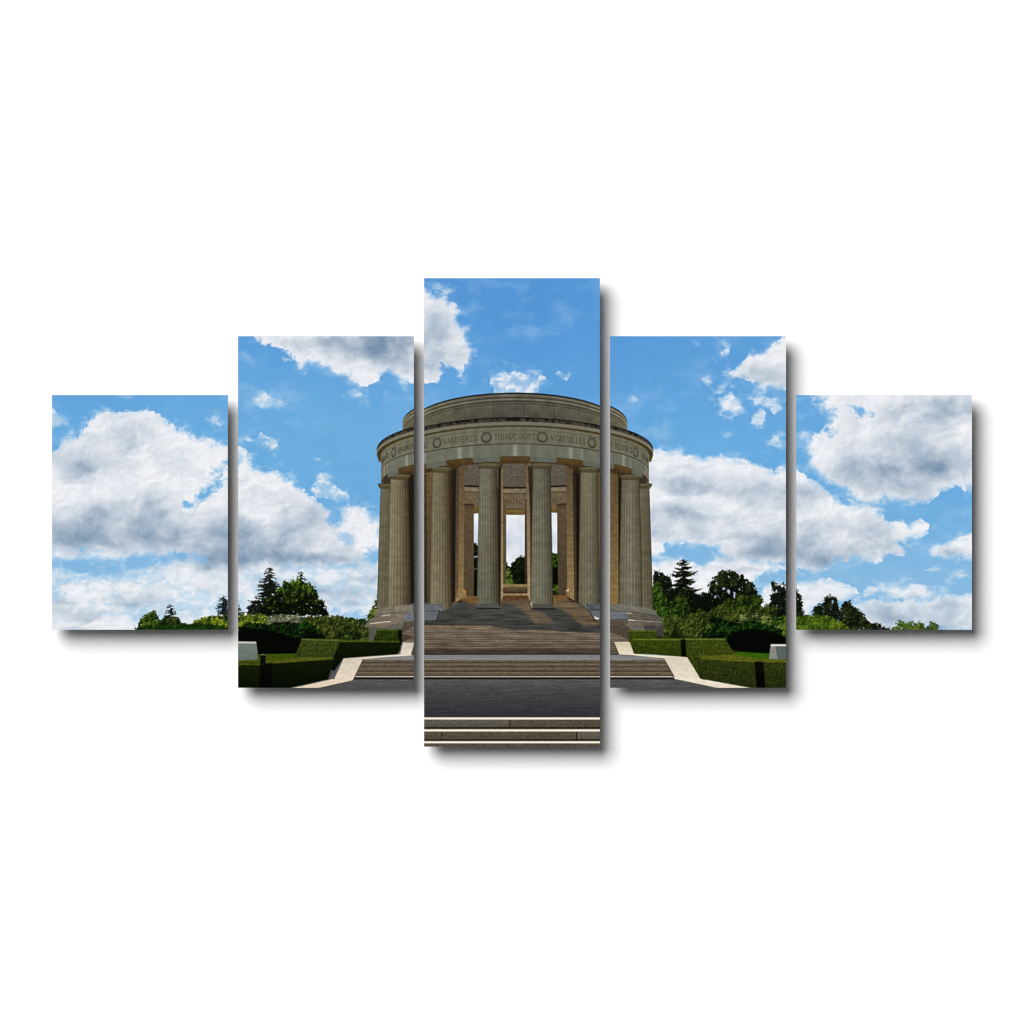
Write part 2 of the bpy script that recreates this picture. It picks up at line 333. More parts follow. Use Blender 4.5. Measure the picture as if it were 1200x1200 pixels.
def conifer(x, ytop, ybot, wid, dark, lit, seed=0, n=11, droop=.25, label=None, sway=.15, lift=0., qe=.8, fat=1.):
    """tiers of drooping boughs round a straight trunk, drawn as one silhouette"""
    r = random.Random(seed)
    b = Box(x - wid - 6, ytop - 4, x + wid + 6, ybot + 4); s = b.sl
    sd = np.full(b.u.shape, -50., np.float32)
    def seg(x0, y0, x1, y1, w0, w1):
        nonlocal sd
        ex, ey = x1 - x0, y1 - y0; L = ex * ex + ey * ey + 1e-6
        t = np.clip(((b.u - x0) * ex + (b.v - y0) * ey) / L, 0, 1)
        d = np.sqrt((b.u - x0 - t * ex) ** 2 + (b.v - y0 - t * ey) ** 2)
        sd = np.maximum(sd, (w0 + (w1 - w0) * t) - d)
    seg(x, ytop, x, ybot, .35, 1.4)
    H_ = ybot - ytop
    n2 = int(n * 1.5)
    for k in range(n2):
        q = (k + .35) / n2
        y = ytop + H_ * q
        for sgn in (-1, 1):
            L = wid * (q ** qe * .93 + .07) * r.uniform(.62, 1.12)
            yy_ = y + r.uniform(-.5, .5) * H_ / n2
            y1 = yy_ + L * (droop + r.uniform(-sway, sway)) - lift * L
            w = H_ / n2 * r.uniform(.36, .5) * (1 + (fat - 1) * min(1, q * 2.2)) * (.55 + .45 * min(1, q * 4))
            seg(x, yy_ - w, x + sgn * L * .5, (yy_ + y1) / 2, w * 1.05, w * .85)
            seg(x + sgn * L * .45, (yy_ + y1) / 2, x + sgn * L, y1 - L * .10, w * .85, .25)
            for j in range(3):
                qx = r.uniform(.5, .95)
                seg(x + sgn * L * qx, yy_ + (y1 - yy_) * qx, x + sgn * (L * qx + 1.6), yy_ + (y1 - yy_) * qx + r.uniform(-1.6, 1.6), .6, .2)
    f = sd + LN1[s] * .7 + LN3[s] * .5
    a = sstep(f, -.5, .7)
    t = np.clip(.25 + LEM[s] * 2 + LN1[s] * .5, 0, 1)[..., None]
    c = lerp(dark, lit, t)
    idn = new_id("printed_tree", None, label)
    paint(b, a, c, idn)
    return idn

DG = (7, 12, 6); MG = (48, 68, 20)
# far left group (panel one)
foliage(P(1, (159, 742), (160, 733), (163, 726), (168, 722), (173, 719), (178, 716), (180, 714), (183, 717), (186, 724), (190, 728), (192, 742)), (12, 22, 6), (84, 108, 28), label="bushy green tree, left of the dark peaked one", gap=.05, litamt=.42)
conifer(P(1, (200, 0))[0][0], 709, 742, 15, (6, 9, 5), (36, 42, 18), 3, 8, .1, label="dark peaked conifer beside the bushy tree")
foliage(P(1, (186, 742), (188, 728), (194, 722), (206, 722), (213, 728), (214, 742)), (10, 16, 6), (66, 78, 28), label="leafy tree in front of the dark peaked conifer", litamt=.35)
conifer(P(1, (262, 0))[0][0], 699, 730, 17, (8, 12, 8), (28, 36, 22), 5, 9, .22, label="dark pointed conifer at the canvas edge")
foliage(P(1, (222, 742), (224, 732), (228, 727), (240, 723), (252, 721), (270, 721)) + P(2, (285, 718), (295, 740)), (22, 36, 6), (150, 162, 34), "printed_shrub", label="yellow green shrub under the dark conifer", litamt=.5, amp=1.6)
foliage(P(1, (156, 744), (160, 735), (190, 733), (215, 731), (236, 731), (268, 733), (268, 744)), (8, 22, 4), (44, 78, 16), "printed_shrub", label="low dark green shrub along the bottom of the canvas", litamt=.42, amp=1.4, horiz=2)
# panel two trees
conifer(P(2, (276, 0))[0][0], 702, 726, 9, (20, 24, 22), (40, 46, 36), 8, 5, .25, label="edge of a dark conifer cut by the canvas edge")
conifer(P(2, (316, 0))[0][0], 665, 722, 31, (10, 13, 12), (34, 38, 28), 12, 14, .28, label="tall dark conifer left of the round tree", lift=.12, fat=1.7)
foliage(P(2, (290, 722), (290, 712), (296, 705), (304, 703), (310, 712), (312, 722)), (10, 13, 12), (34, 42, 30), idn=len(REG) - 1, gap=.1, litamt=.2)
conifer(P(2, (353, 0))[0][0], 671, 700, 17, (14, 20, 14), (44, 54, 34), 15, 7, .35, label="dark conifer tip behind the round green tree")
foliage(P(2, (303, 722), (305, 713), (309, 704), (314, 700), (321, 698), (324, 690), (331, 686), (332, 682), (338, 681), (344, 679), (352, 681), (362, 683), (368, 687), (371, 694), (374, 702), (380, 705), (383, 714), (386, 722)),
        (4, 8, 2), (84, 114, 26), label="round leafy green tree in front of the conifers", litamt=.34, amp=2.2, topv=694, gap=.06)
foliage(P(2, (429, 740), (430, 722), (435, 713), (439, 706), (443, 699), (450, 700), (450, 740)), (14, 24, 4), (104, 122, 36), label="slender pale green tree against the rotunda", litamt=.5, gap=.12)
# shrub belts, panel two
foliage(P(2, (330, 760), (340, 724), (360, 722), (378, 722), (395, 722), (410, 724), (425, 725), (438, 728), (440, 760)), (18, 24, 8), (90, 100, 38), "printed_shrub", label="feathery olive shrub beside the rotunda base", litamt=.42, amp=2)
foliage(P(2, (396, 760), (398, 742), (404, 734), (412, 732), (420, 735), (424, 760)), (8, 14, 4), (70, 88, 30), "printed_shrub", label="dark leafy shrub in the olive belt", litamt=.35)
foliage(P(2, (272, 740), (278, 728), (286, 722), (296, 720), (304, 718), (312, 722), (318, 735), (300, 745)), (22, 34, 8), (134, 146, 44), "printed_shrub", label="bright yellow green shrub under the tall conifer", litamt=.58, amp=1.8)
foliage(P(2, (312, 738), (314, 722), (326, 720), (340, 721), (352, 722), (356, 736), (340, 740)), (34, 40, 26), (142, 144, 114), "printed_shrub", label="pale flowering shrub below the round tree", litamt=.5, amp=1.5)
ju = foliage(P(2, (270, 768), (272, 736), (282, 734), (290, 729), (305, 731), (320, 731), (334, 728), (346, 730), (358, 728), (368, 732), (376, 740), (382, 748), (380, 768)), (3, 6, 3), (32, 70, 18), "printed_shrub", label="wide dark juniper shrub with a black hollow below", litamt=.38, amp=1.6, horiz=2.2)
def hollow(pts, c=(4, 6, 3), idn=None, amp=2.5, soft=2.0, a=.96):
    b = pbox(pts, 8); s = b.sl
    f = polysd(b, pts) + amp * LN3[s] + amp * .6 * LN2[s]
    paint(b, sstep(f, -soft, soft) * a, c, idn)
hollow(P(2, (270, 768), (270, 742), (285, 738), (300, 737), (314, 738), (330, 742), (342, 746), (350, 747), (358, 754), (346, 768)), idn=ju)
hollow(P(2, (355, 748), (358, 738), (370, 738), (376, 746), (368, 750)), idn=ju, a=.6)

# panels three: trees seen between the columns are painted with the rotunda
# panel four trees
poly(P(4, (762, 745), (762, 694), (790, 690), (812, 694), (826, 702), (850, 712), (890, 712), (930, 716), (930, 745)), (10, 16, 6), new_id('printed_shrub', None, 'deep shade under the trees beside the rotunda'), soft=2)
foliage(P(4, (760, 730), (766, 668), (772, 672), (773, 668), (778, 672), (784, 676), (788, 686), (790, 700), (790, 730)), (6, 10, 5), (32, 44, 18), label="dark tree close behind the rotunda", gap=.1, litamt=.2)
conifer(P(4, (801, 0))[0][0], 655, 722, 27, (7, 10, 6), (38, 46, 22), 33, 12, -.08, label="tall dark pine with layered boughs right of the rotunda", sway=.34, qe=.55, fat=1.7)
foliage(P(4, (808, 724), (812, 700), (820, 696), (830, 694), (832, 682), (838, 676), (842, 670), (850, 668), (858, 669), (864, 672), (871, 674), (876, 680), (884, 684), (888, 694), (889, 704), (880, 712), (860, 724)),
        (5, 8, 4), (46, 56, 22), label="broad domed dark pine", gap=.12, litamt=.24, topv=690)
for (x_, y_, w_, h_) in ((854, 694, 2.2, 3), (861, 697, 1.5, 4), (848, 690, 1.8, 1.6), (866, 690, 1.6, 2), (872, 700, 1.5, 2), (838, 700, 1.2, 2)):
    b = Box(x_ - 12 - 6, y_ - 6, x_ - 12 + 6, y_ + 6)
    f = 1 - np.sqrt(((b.u - x_ + 12) / w_) ** 2 + ((b.v - y_) / h_) ** 2) + LN1[b.sl] * .8
    paint(b, sstep(f, -.1, .5) * .85, (196, 208, 224))
line(P(4, (857, 706), (858, 697), (855, 690)), 1., (8, 8, 5)); line(P(4, (863, 704), (862, 696), (867, 688)), .9, (8, 8, 5))
foliage(P(4, (888, 726), (896, 716), (900, 708), (902, 702), (906, 694), (903, 684), (905, 681), (909, 683), (914, 687), (921, 690)) + P(5, (940, 700), (940, 726)), (7, 11, 8), (40, 50, 28), label="thin topped dark pine at the canvas edge", gap=.16, litamt=.25)
foliage(P(4, (760, 740), (766, 680), (772, 684), (776, 694), (780, 698), (784, 712), (780, 740)), (12, 24, 5), (74, 106, 28), label="bright green tree beside the rotunda columns", litamt=.42)
foliage(P(4, (780, 740), (784, 706), (790, 700), (796, 696), (802, 698), (806, 708), (810, 714), (812, 740)), (8, 16, 4), (66, 92, 26), label="leafy tree below the tall dark pine", litamt=.36)
foliage(P(4, (838, 728), (842, 708), (850, 702), (858, 700), (862, 706), (864, 698), (872, 697), (882, 698), (890, 696), (894, 702), (892, 712), (900, 708), (912, 710), (912, 728)), (10, 18, 4), (78, 98, 28), label="mid green leafy tree below the domed pine", litamt=.4, gap=.04)
foliage(P(4, (815, 742), (818, 722), (830, 717), (838, 711), (848, 713), (860, 716), (866, 726), (866, 742)), (16, 24, 7), (84, 92, 34), "printed_shrub", label="feathery olive shrub in the middle of the belt", litamt=.45)
foliage(P(4, (776, 756), (776, 728), (784, 723), (800, 721), (815, 718), (820, 712), (828, 718), (832, 730), (834, 756)), (16, 24, 7), (90, 102, 36), "printed_shrub", label="bushy olive green shrub next to the rotunda base", litamt=.45, amp=2)
foliage(P(4, (786, 748), (787, 738), (793, 732), (799, 738), (799, 750)), (8, 14, 3), (44, 60, 18), "printed_shrub", label="small dark shrub by the rotunda base", litamt=.3)
foliage(P(4, (862, 732), (866, 720), (878, 718), (890, 717), (900, 722), (915, 724)) + P(5, (940, 722), (940, 742)) + P(4, (880, 744)), (20, 28, 12), (122, 136, 66), "printed_shrub", label="pale leaved shrub behind the juniper", litamt=.45, amp=1.6)
foliage(P(4, (902, 730), (908, 723), (921, 721)) + P(5, (940, 722), (940, 732)), (22, 40, 8), (84, 120, 30), "printed_shrub", label="green hedge top at the right edge of the canvas", litamt=.5, amp=1.2)
ju = foliage(P(4, (822, 752), (824, 742), (834, 736), (830, 726), (836, 722), (846, 725), (856, 728), (868, 731), (880, 727), (892, 729), (904, 733), (916, 738)) + P(5, (936, 742), (936, 766)) + P(4, (862, 768), (852, 754)), (3, 7, 3), (32, 76, 18), "printed_shrub", label="wide dark juniper shrub beside the lawn", litamt=.4, amp=1.6, horiz=2.2)
hollow(P(4, (852, 768), (852, 745), (862, 740), (872, 738), (888, 737), (900, 739), (921, 746)) + P(5, (936, 746), (936, 768)), idn=ju, amp=2)
hollow(P(4, (830, 727), (838, 723), (846, 726), (838, 731)), idn=ju, a=.75); hollow(P(4, (848, 733), (860, 730), (863, 729), (854, 735)), idn=ju, a=.8)
hollow(P(4, (828, 748), (834, 742), (850, 741), (850, 750)), idn=ju, a=.5)
# panel five trees
conifer(P(5, (930, 0))[0][0], 684, 728, 19, (8, 11, 9), (30, 38, 22), 41, 8, .05, label="dark layered pine cut by the left edge")
foliage(P(5, (950, 726), (954, 712), (959, 707), (964, 710), (968, 726)), (8, 14, 6), (34, 48, 20), idn=len(REG) - 1, litamt=.3)
foliage(P(5, (962, 728), (965, 712), (965, 702), (968, 698), (974, 697), (979, 700), (981, 706), (984, 710), (984, 728)), (7, 10, 6), (46, 54, 28), label="round topped dark tree", gap=.13, litamt=.26)
foliage(P(5, (978, 745), (982, 722), (985, 710), (990, 704), (996, 705), (1001, 711), (1009, 714), (1012, 720), (1016, 726), (1020, 731), (1028, 730), (1036, 735), (1042, 736), (1052, 745)), (8, 12, 5), (60, 68, 30), label="dark leafy tree sloping down to the right", gap=.07, litamt=.3)
foliage(P(5, (928, 745), (930, 722), (945, 721), (958, 720), (972, 722), (985, 728), (994, 735), (998, 745)), (28, 42, 8), (98, 120, 30), "printed_shrub", label="rounded green shrub in the lower left corner", litamt=.45, amp=1.5)
foliage(P(5, (1040, 745), (1046, 736), (1050, 732), (1054, 727), (1062, 729), (1068, 728), (1074, 730), (1080, 728), (1083, 734), (1084, 745)), (24, 36, 12), (100, 120, 46), label="low pale green tree near the bottom edge", gap=.16, litamt=.5)
foliage(P(5, (1082, 745), (1086, 735), (1092, 728), (1098, 731), (1102, 737), (1103, 745)), (22, 34, 12), (84, 108, 38), label="small green tree at the end of the tree line", gap=.12, litamt=.45)

# ------------------------------------------------------------------ the rotunda
FC, CU, HV, DD = 819.7, 603.5, 735., 10.
def t_front(R, u):
    ux = (u - CU) / FC
    a = ux * ux + 1
    disc = DD * DD - a * (DD * DD - R * R)
    return (DD - np.sqrt(np.maximum(disc, 0))) / a, disc
def ring_y(R, h, u):
    t, _ = t_front(R, u)
    return HV - FC * h / t
def phi_of(R, u):
    t, _ = t_front(R, u)
    return np.arctan2(t * (u - CU) / FC, DD - t)
def proj(R, ph, h):
    d = DD - R * math.cos(ph)
    return CU + FC * R * math.sin(ph) / d, HV - FC * h / d
def half_w(R):
    return FC * R / math.sqrt(DD * DD - R * R)

STN = fbm(full.u, full.v, 9, 5, 71, gain=.65)
STV = fbm(full.u, full.v, 5, 4, 73, sx=.4, gain=.6)
STF = fbm(full.u, full.v, 2.2, 2, 75)
def band(R, h1, h2, c, idn, phr=None, a=1., fn=None, soft=.5):
    """outside wall of a ring of radius R between heights h2 (low) and h1 (high)"""
    w = half_w(R)
    ys = [ring_y(R, h, x) for h in (h1, h2) for x in (CU, CU - w * .999, CU + w * .999)]
    b = Box(CU - w - 1, min(ys) - 1, CU + w + 1, max(ys) + 1)
    uu = np.clip(b.u, CU - w * .9999, CU + w * .9999)
    y1, y2 = ring_y(R, h1, uu), ring_y(R, h2, uu)
    al = np.clip((b.v - y1) / (2 * soft) + .5, 0, 1) * np.clip((y2 - b.v) / (2 * soft) + .5, 0, 1) * np.clip(w - np.abs(b.u - CU) + .5, 0, 1)
    ph = phi_of(R, uu)
    if phr is not None:
        al = al * np.clip((ph - phr[0]) * 120 + .5, 0, 1) * np.clip((phr[1] - ph) * 120 + .5, 0, 1)
    t, _ = t_front(R, uu)
    hh = (HV - b.v) * t / FC
    cc = np.ones(b.u.shape + (1,), np.float32) * col(c)
    m = 1 + .07 * STN[b.sl] + .04 * STF[b.sl]
    cc = cc * m[..., None]
    if fn is not None:
        cc = fn(cc, ph, hh, b)
    paint(b, al * a, cc, idn)

rot = new_id("printed_rotunda", None, "round stone rotunda with a ring of fluted columns")
inner = new_id("printed_inner_wall", rot, "warm brown piers and inner wall seen between the columns")
colsid = {}

# inner backdrop
b = Box(462, 536, 746, 716)
bb = polysd(b, [(466, 545), (742, 545), (742, 716), (466, 716)])
paint(b, np.clip(bb + .5, 0, 1), np.array((58, 42, 26)) * (1 + .15 * STN[b.sl][..., None]), inner)

poly([(490, 706), (715, 706), (722, 722), (726, 745), (484, 745)], (80, 80, 76), inner)

def rough(k=.12):
    def f(u, v):
        b_ = Box(float(u.min()), float(v.min()), float(u.max()), float(v.max()))
        n = perlin(u / 5, v / 4, 91) * k + perlin(u / 1.6, v / 1.3, 92) * k * .7
        return 1 + n
    return f
RG = rough()
def brick(u, v):
    row = np.floor(v / 3.1)
    m = ((v / 3.1) % 1 < .25) | (((u / 5.5 + row * .5) % 1) < .16)
    return (1 - .05 * m) * (1 + .12 * perlin(u / 4, v / 3, 93) + .1 * perlin(u / 1.7, v / 1.5, 94))

def mute(c):
    g_ = .35 * c[0] + .5 * c[1] + .15 * c[2]
    return tuple((x * .72 + g_ * .28) * .93 * k_ for x, k_ in zip(c, (.96, 1.01, .98)))

def vgrad(pts, c0, c1, idn=None, tex=RG, soft=.5, horiz=False):
    b = pbox(pts)
    sd = polysd(b, pts)
    al = np.clip(sd / (2 * soft) + .5, 0, 1)
    if horiz:
        xs = [p[0] for p in pts]; t = (b.u - min(xs)) / (max(xs) - min(xs))
    else:
        ys = [p[1] for p in pts]; t = (b.v - min(ys)) / (max(ys) - min(ys))
    if idn == inner:
        c0, c1 = mute(c0), mute(c1)
        if tex is not brick:
            c0 = tuple(x * 1.1 for x in c0); c1 = tuple(x * 1.14 for x in c1)
    cc = lerp(c0, c1, np.clip(t, 0, 1)[..., None])
    if tex is not None:
        cc = cc * tex(b.u, b.v)[..., None]
    paint(b, al, cc, idn)

# far attic wall, far entablature, far lettering
vgrad([(540, 540), (667, 540), (667, 572), (540, 572)], (112, 92, 76), (104, 86, 72), inner, brick)
for (x0, x1) in ((543, 562), (589, 617), (645, 664)):
    sl_ = -.06 if x0 < 580 else (.06 if x0 > 630 else 0)
    def yy(y, x):
        return y + ((x - 603.5) ** 2) / 3400 * -1 + (1 if abs(x - 603.5) < 20 else 0)
    q = lambda y: [(x0, yy(y, x0)), (x1, yy(y, x1))]
    def strip(ya, yb, c, tex=RG):
        (p, r), (s_, t_) = q(ya), q(yb)
        vgrad([p, r, t_, s_], c, c, inner, tex)
    strip(569.5, 572, (34, 26, 22)); strip(571.8, 577, (132, 106, 76)); strip(576.5, 578, (92, 70, 48)); strip(578, 597, (112, 88, 62))
    strip(596.5, 603.5, (104, 74, 36))
    for k in range(int((x1 - x0 - 3) / 3.3)):
        xx = x0 + 3 + k * 3.3
        hgt = 585.5 - ((xx - 603.5) ** 2) / 3400
        line([(xx, hgt), (xx, hgt + 5)], .8, (70, 50, 32), .7); line([(xx, hgt + (k % 3) * 2), (xx + 2, hgt + (k % 3) * 2)], .7, (66, 44, 26), .6)
# sky and trees in the three far openings
def opening(x0, x1, y0, y1):
    vgrad([(x0, y0), (x1, y0), (x1, y1), (x0, y1)], (232, 235, 240), (226, 230, 238), None, None)
    b = Box(x0, y0, x1, y1)
    n = fbm(b.u, b.v, 16, 4, 97)[..., None]
    g = np.exp(-((b.v - 633) / 16) ** 2)[..., None]
    paint(b, np.ones(b.u.shape) * .9, np.clip(lerp((232, 235, 240), (200, 210, 226), g * .7) + n * 18, 0, 245), new_id("printed_cloud", None, "pale cloudy sky seen through the rotunda"))
opening(555.2, 562, 601.5, 700); opening(593, 615, 603.2, 685); opening(645, 653, 601, 698)
fid = foliage([(553, 700), (553, 637), (557, 635), (560, 640), (564, 642), (564, 700)], (4, 7, 4), (34, 46, 22), label="dark foliage behind the rotunda", litamt=.15, amp=1.5)
line([(556, 653), (562, 651)], 1.6, (190, 200, 214), .7); line([(555, 667), (561, 666)], 1, (150, 160, 172), .5)
foliage([(591, 690), (591, 662), (593, 658), (596, 664), (602, 660), (605, 654), (610, 651), (614, 653), (618, 652), (618, 690)], (4, 8, 3), (34, 52, 18), label="dark foliage behind the rotunda", litamt=.2, amp=1.8)
foliage([(591, 690), (591, 668), (596, 667), (600, 674), (600, 690)], (20, 34, 8), (110, 130, 50), idn=len(REG) - 1, litamt=.5)
foliage([(644, 702), (644, 650), (648, 648), (656, 649), (656, 702)], (8, 16, 3), (80, 118, 22), label="bright foliage behind the rotunda", litamt=.4, amp=1.4)
hollow([(644, 668), (656, 664), (656, 684), (644, 686)], amp=1.5, soft=1)
# warm soffit strips over the openings and far piers
vgrad([(592.5, 598), (615.5, 598), (614, 603.4), (594, 603.4)], (140, 100, 34), (96, 66, 26), inner)
line([(594, 596.4), (614, 596.4)], 1, (66, 44, 24), .8)
vgrad([(555, 593), (562, 593), (562, 601), (555, 602)], (128, 88, 30), (92, 62, 24), inner)
vgrad([(645, 594), (652, 594), (652, 601), (645, 600)], (140, 98, 30), (90, 60, 24), inner)
vgrad([(544, 590), (555.3, 590), (555.3, 700), (543, 700)], (96, 70, 44), (82, 60, 38), inner)
vgrad([(544, 590), (555.5, 591), (555.5, 598), (544, 598)], (86, 58, 34), (104, 76, 48), inner, brick)
line([(544, 591), (556, 592)], 1.2, (44, 28, 18), .8)
vgrad([(653, 590), (664, 589), (664, 698), (654, 698)], (98, 72, 48), (74, 54, 36), inner)
vgrad([(652, 591), (664, 590), (664, 597), (652, 598)], (92, 62, 36), (108, 78, 50), inner, brick)
line([(652, 592), (664, 590.5)], 1.2, (44, 28, 18), .8)
vgrad([(589, 585), (593.3, 585), (593.3, 686), (589, 686)], (98, 74, 50), (84, 62, 40), inner)
vgrad([(615, 585), (617.5, 585), (617.5, 686), (615, 686)], (86, 60, 40), (50, 34, 22), inner)
# bench wall in the middle opening
vgrad([(588, 684.6), (618.5, 684.6), (618.5, 688), (588, 688)], (150, 114, 66), (136, 100, 56), inner)
vgrad([(588, 688), (618.5, 688), (618.5, 695), (588, 695)], (104, 76, 44), (70, 48, 28), inner)
line([(591, 694.8), (616, 694.8)], 1, (30, 20, 12), .8); line([(590, 690), (590, 694)], 1.4, (48, 30, 16), .7); line([(617, 690), (617, 694)], 1.4, (48, 30, 16), .7)
vgrad([(587, 695.4), (619.5, 695.4), (620, 698.4), (586.5, 698.4)], (160, 120, 76), (150, 110, 68), inner)
# floor seen between the columns
fl = new_id("printed_floor", rot, "worn stone floor and steps rising between the columns")
vgrad([(586, 698), (620, 698), (624, 712), (582, 712)], (84, 58, 36), (96, 80, 60), fl)
vgrad([(543, 698.5), (563, 698.5), (563, 712), (540, 712)], (122, 88, 46), (78, 60, 42), fl)
vgrad([(644, 697.5), (663, 697.5), (672, 712), (644, 712)], (112, 80, 46), (106, 84, 58), fl)
# soffits (underside of the ring beam): a flat annulus seen from below
b = Box(455, 530, 752, 575)
w17 = half_w(1.742)
uu = np.clip(b.u, CU - w17 * .999, CU + w17 * .999)
y1 = ring_y(1.742, 2.015, uu)
w15 = half_w(1.5)
uu2 = np.clip(b.u, CU - w15 * .995, CU + w15 * .995)
y2 = ring_y(1.5, 2.015, uu2) + 1.6
y2 = np.where(np.abs(b.u - CU) > w15, 566, y2)
al = np.clip(b.v - y1 + 1.5, 0, 1) * np.clip(y2 - b.v + .5, 0, 1) * (np.abs(b.u - CU) < w17)
sof = lerp((90, 71, 40), (62, 48, 28), np.clip((b.v - y1) / 9, 0, 1)[..., None]) * (1 + .2 * STN[b.sl][..., None])
paint(b, al, sof, inner)

def pier(dark, lit, dk_, lt_, dk2=None, lt2=None):
    vgrad(dark, dk_, dk2 or dk_, inner); vgrad(lit, lt_, lt2 or lt_, inner)
# centre gap
vgrad([(584, 545), (589.5, 543), (589.5, 702), (585.5, 710)], (70, 48, 26), (84, 60, 38), inner)
vgrad([(583.8, 548), (587, 548), (586.5, 708), (584.6, 712)], (40, 30, 20), (30, 20, 12), inner)
vgrad([(587.2, 552), (589.3, 545), (589.6, 698), (587, 706)], (128, 94, 60), (168, 128, 82), inner)
vgrad([(616.5, 543), (620, 550), (622, 600), (623, 708), (618.2, 698), (617.2, 600)], (110, 82, 50), (172, 134, 90), inner)
vgrad([(618.5, 546), (624, 548), (625, 600), (624.5, 712), (621.8, 708), (621.2, 600)], (54, 38, 22), (36, 26, 18), inner)
line([(589.2, 543.6), (592, 542.6), (614, 542.6), (617, 544)], 1.2, (66, 44, 22), .8)
line([(588, 538), (589.5, 543)], 1.4, (70, 48, 20), .8); line([(619, 538), (616.5, 544)], 1.4, (70, 48, 20), .8)
# left gap
vgrad([(529.5, 552), (534, 549), (535.5, 553), (533.5, 702), (529, 707)], (36, 28, 24), (30, 22, 14), inner)
vgrad([(535, 552), (538, 546), (545, 547), (544.2, 560), (543.5, 690), (546, 693), (545, 700), (533.5, 706)], (98, 68, 44), (146, 106, 58), inner)
vgrad([(534.6, 553), (538, 549), (537, 690), (533.4, 706)], (72, 54, 38), (104, 74, 42), inner)
line([(541.5, 692), (545.5, 693.5), (545.4, 699)], 1.8, (168, 124, 70), .9)
line([(523, 541), (536, 549)], 1.6, (66, 44, 22), .9); line([(545, 547), (552, 542.5)], 1.5, (84, 58, 26), .8)
# right gap
vgrad([(664, 546), (671, 549), (672, 560), (673, 704), (664.5, 698), (663.6, 560)], (92, 66, 44), (148, 108, 62), inner)
vgrad([(671, 552), (677, 550), (679, 560), (679, 706), (673, 704)], (44, 32, 22), (76, 56, 34), inner)
vgrad([(675, 556), (679, 556), (679.4, 707), (676, 706)], (30, 22, 16), (14, 10, 6), inner)
line([(664, 692.5), (666, 691), (666.5, 692)], 1.8, (214, 176, 128), .9)
vgrad([(663.2, 693), (668, 693), (669, 702), (664, 699)], (150, 108, 58), (120, 86, 44), inner)
line([(663, 545), (667, 547)], 1.4, (66, 44, 22), .8); line([(682, 541), (668, 549)], 1.6, (74, 50, 24), .9)
# second gaps
vgrad([(494, 556), (507, 552), (507, 706), (494, 706)], (112, 76, 42), (74, 56, 34), inner)
vgrad([(491, 556), (498.4, 556), (497.2, 707), (490, 707)], (34, 26, 18), (26, 20, 12), inner)
vgrad([(497.5, 556), (500, 556), (500, 706), (497.5, 706)], (74, 52, 30), (40, 30, 18), inner)
vgrad([(700, 553), (714, 556), (714, 708), (702, 708)], (98, 70, 38), (138, 98, 48), inner)
vgrad([(712.5, 556), (717, 556), (717.4, 708), (713, 708)], (34, 24, 14), (12, 9, 5), inner)
line([(700, 560), (704, 708)], 1.6, (122, 92, 52), .5)
# behind the outermost pairs
vgrad([(462, 558), (472, 558), (472, 712), (462, 712)], (60, 48, 32), (40, 32, 22), inner)
vgrad([(736, 558), (745, 558), (745, 712), (736, 712)], (60, 48, 32), (40, 32, 22), inner)

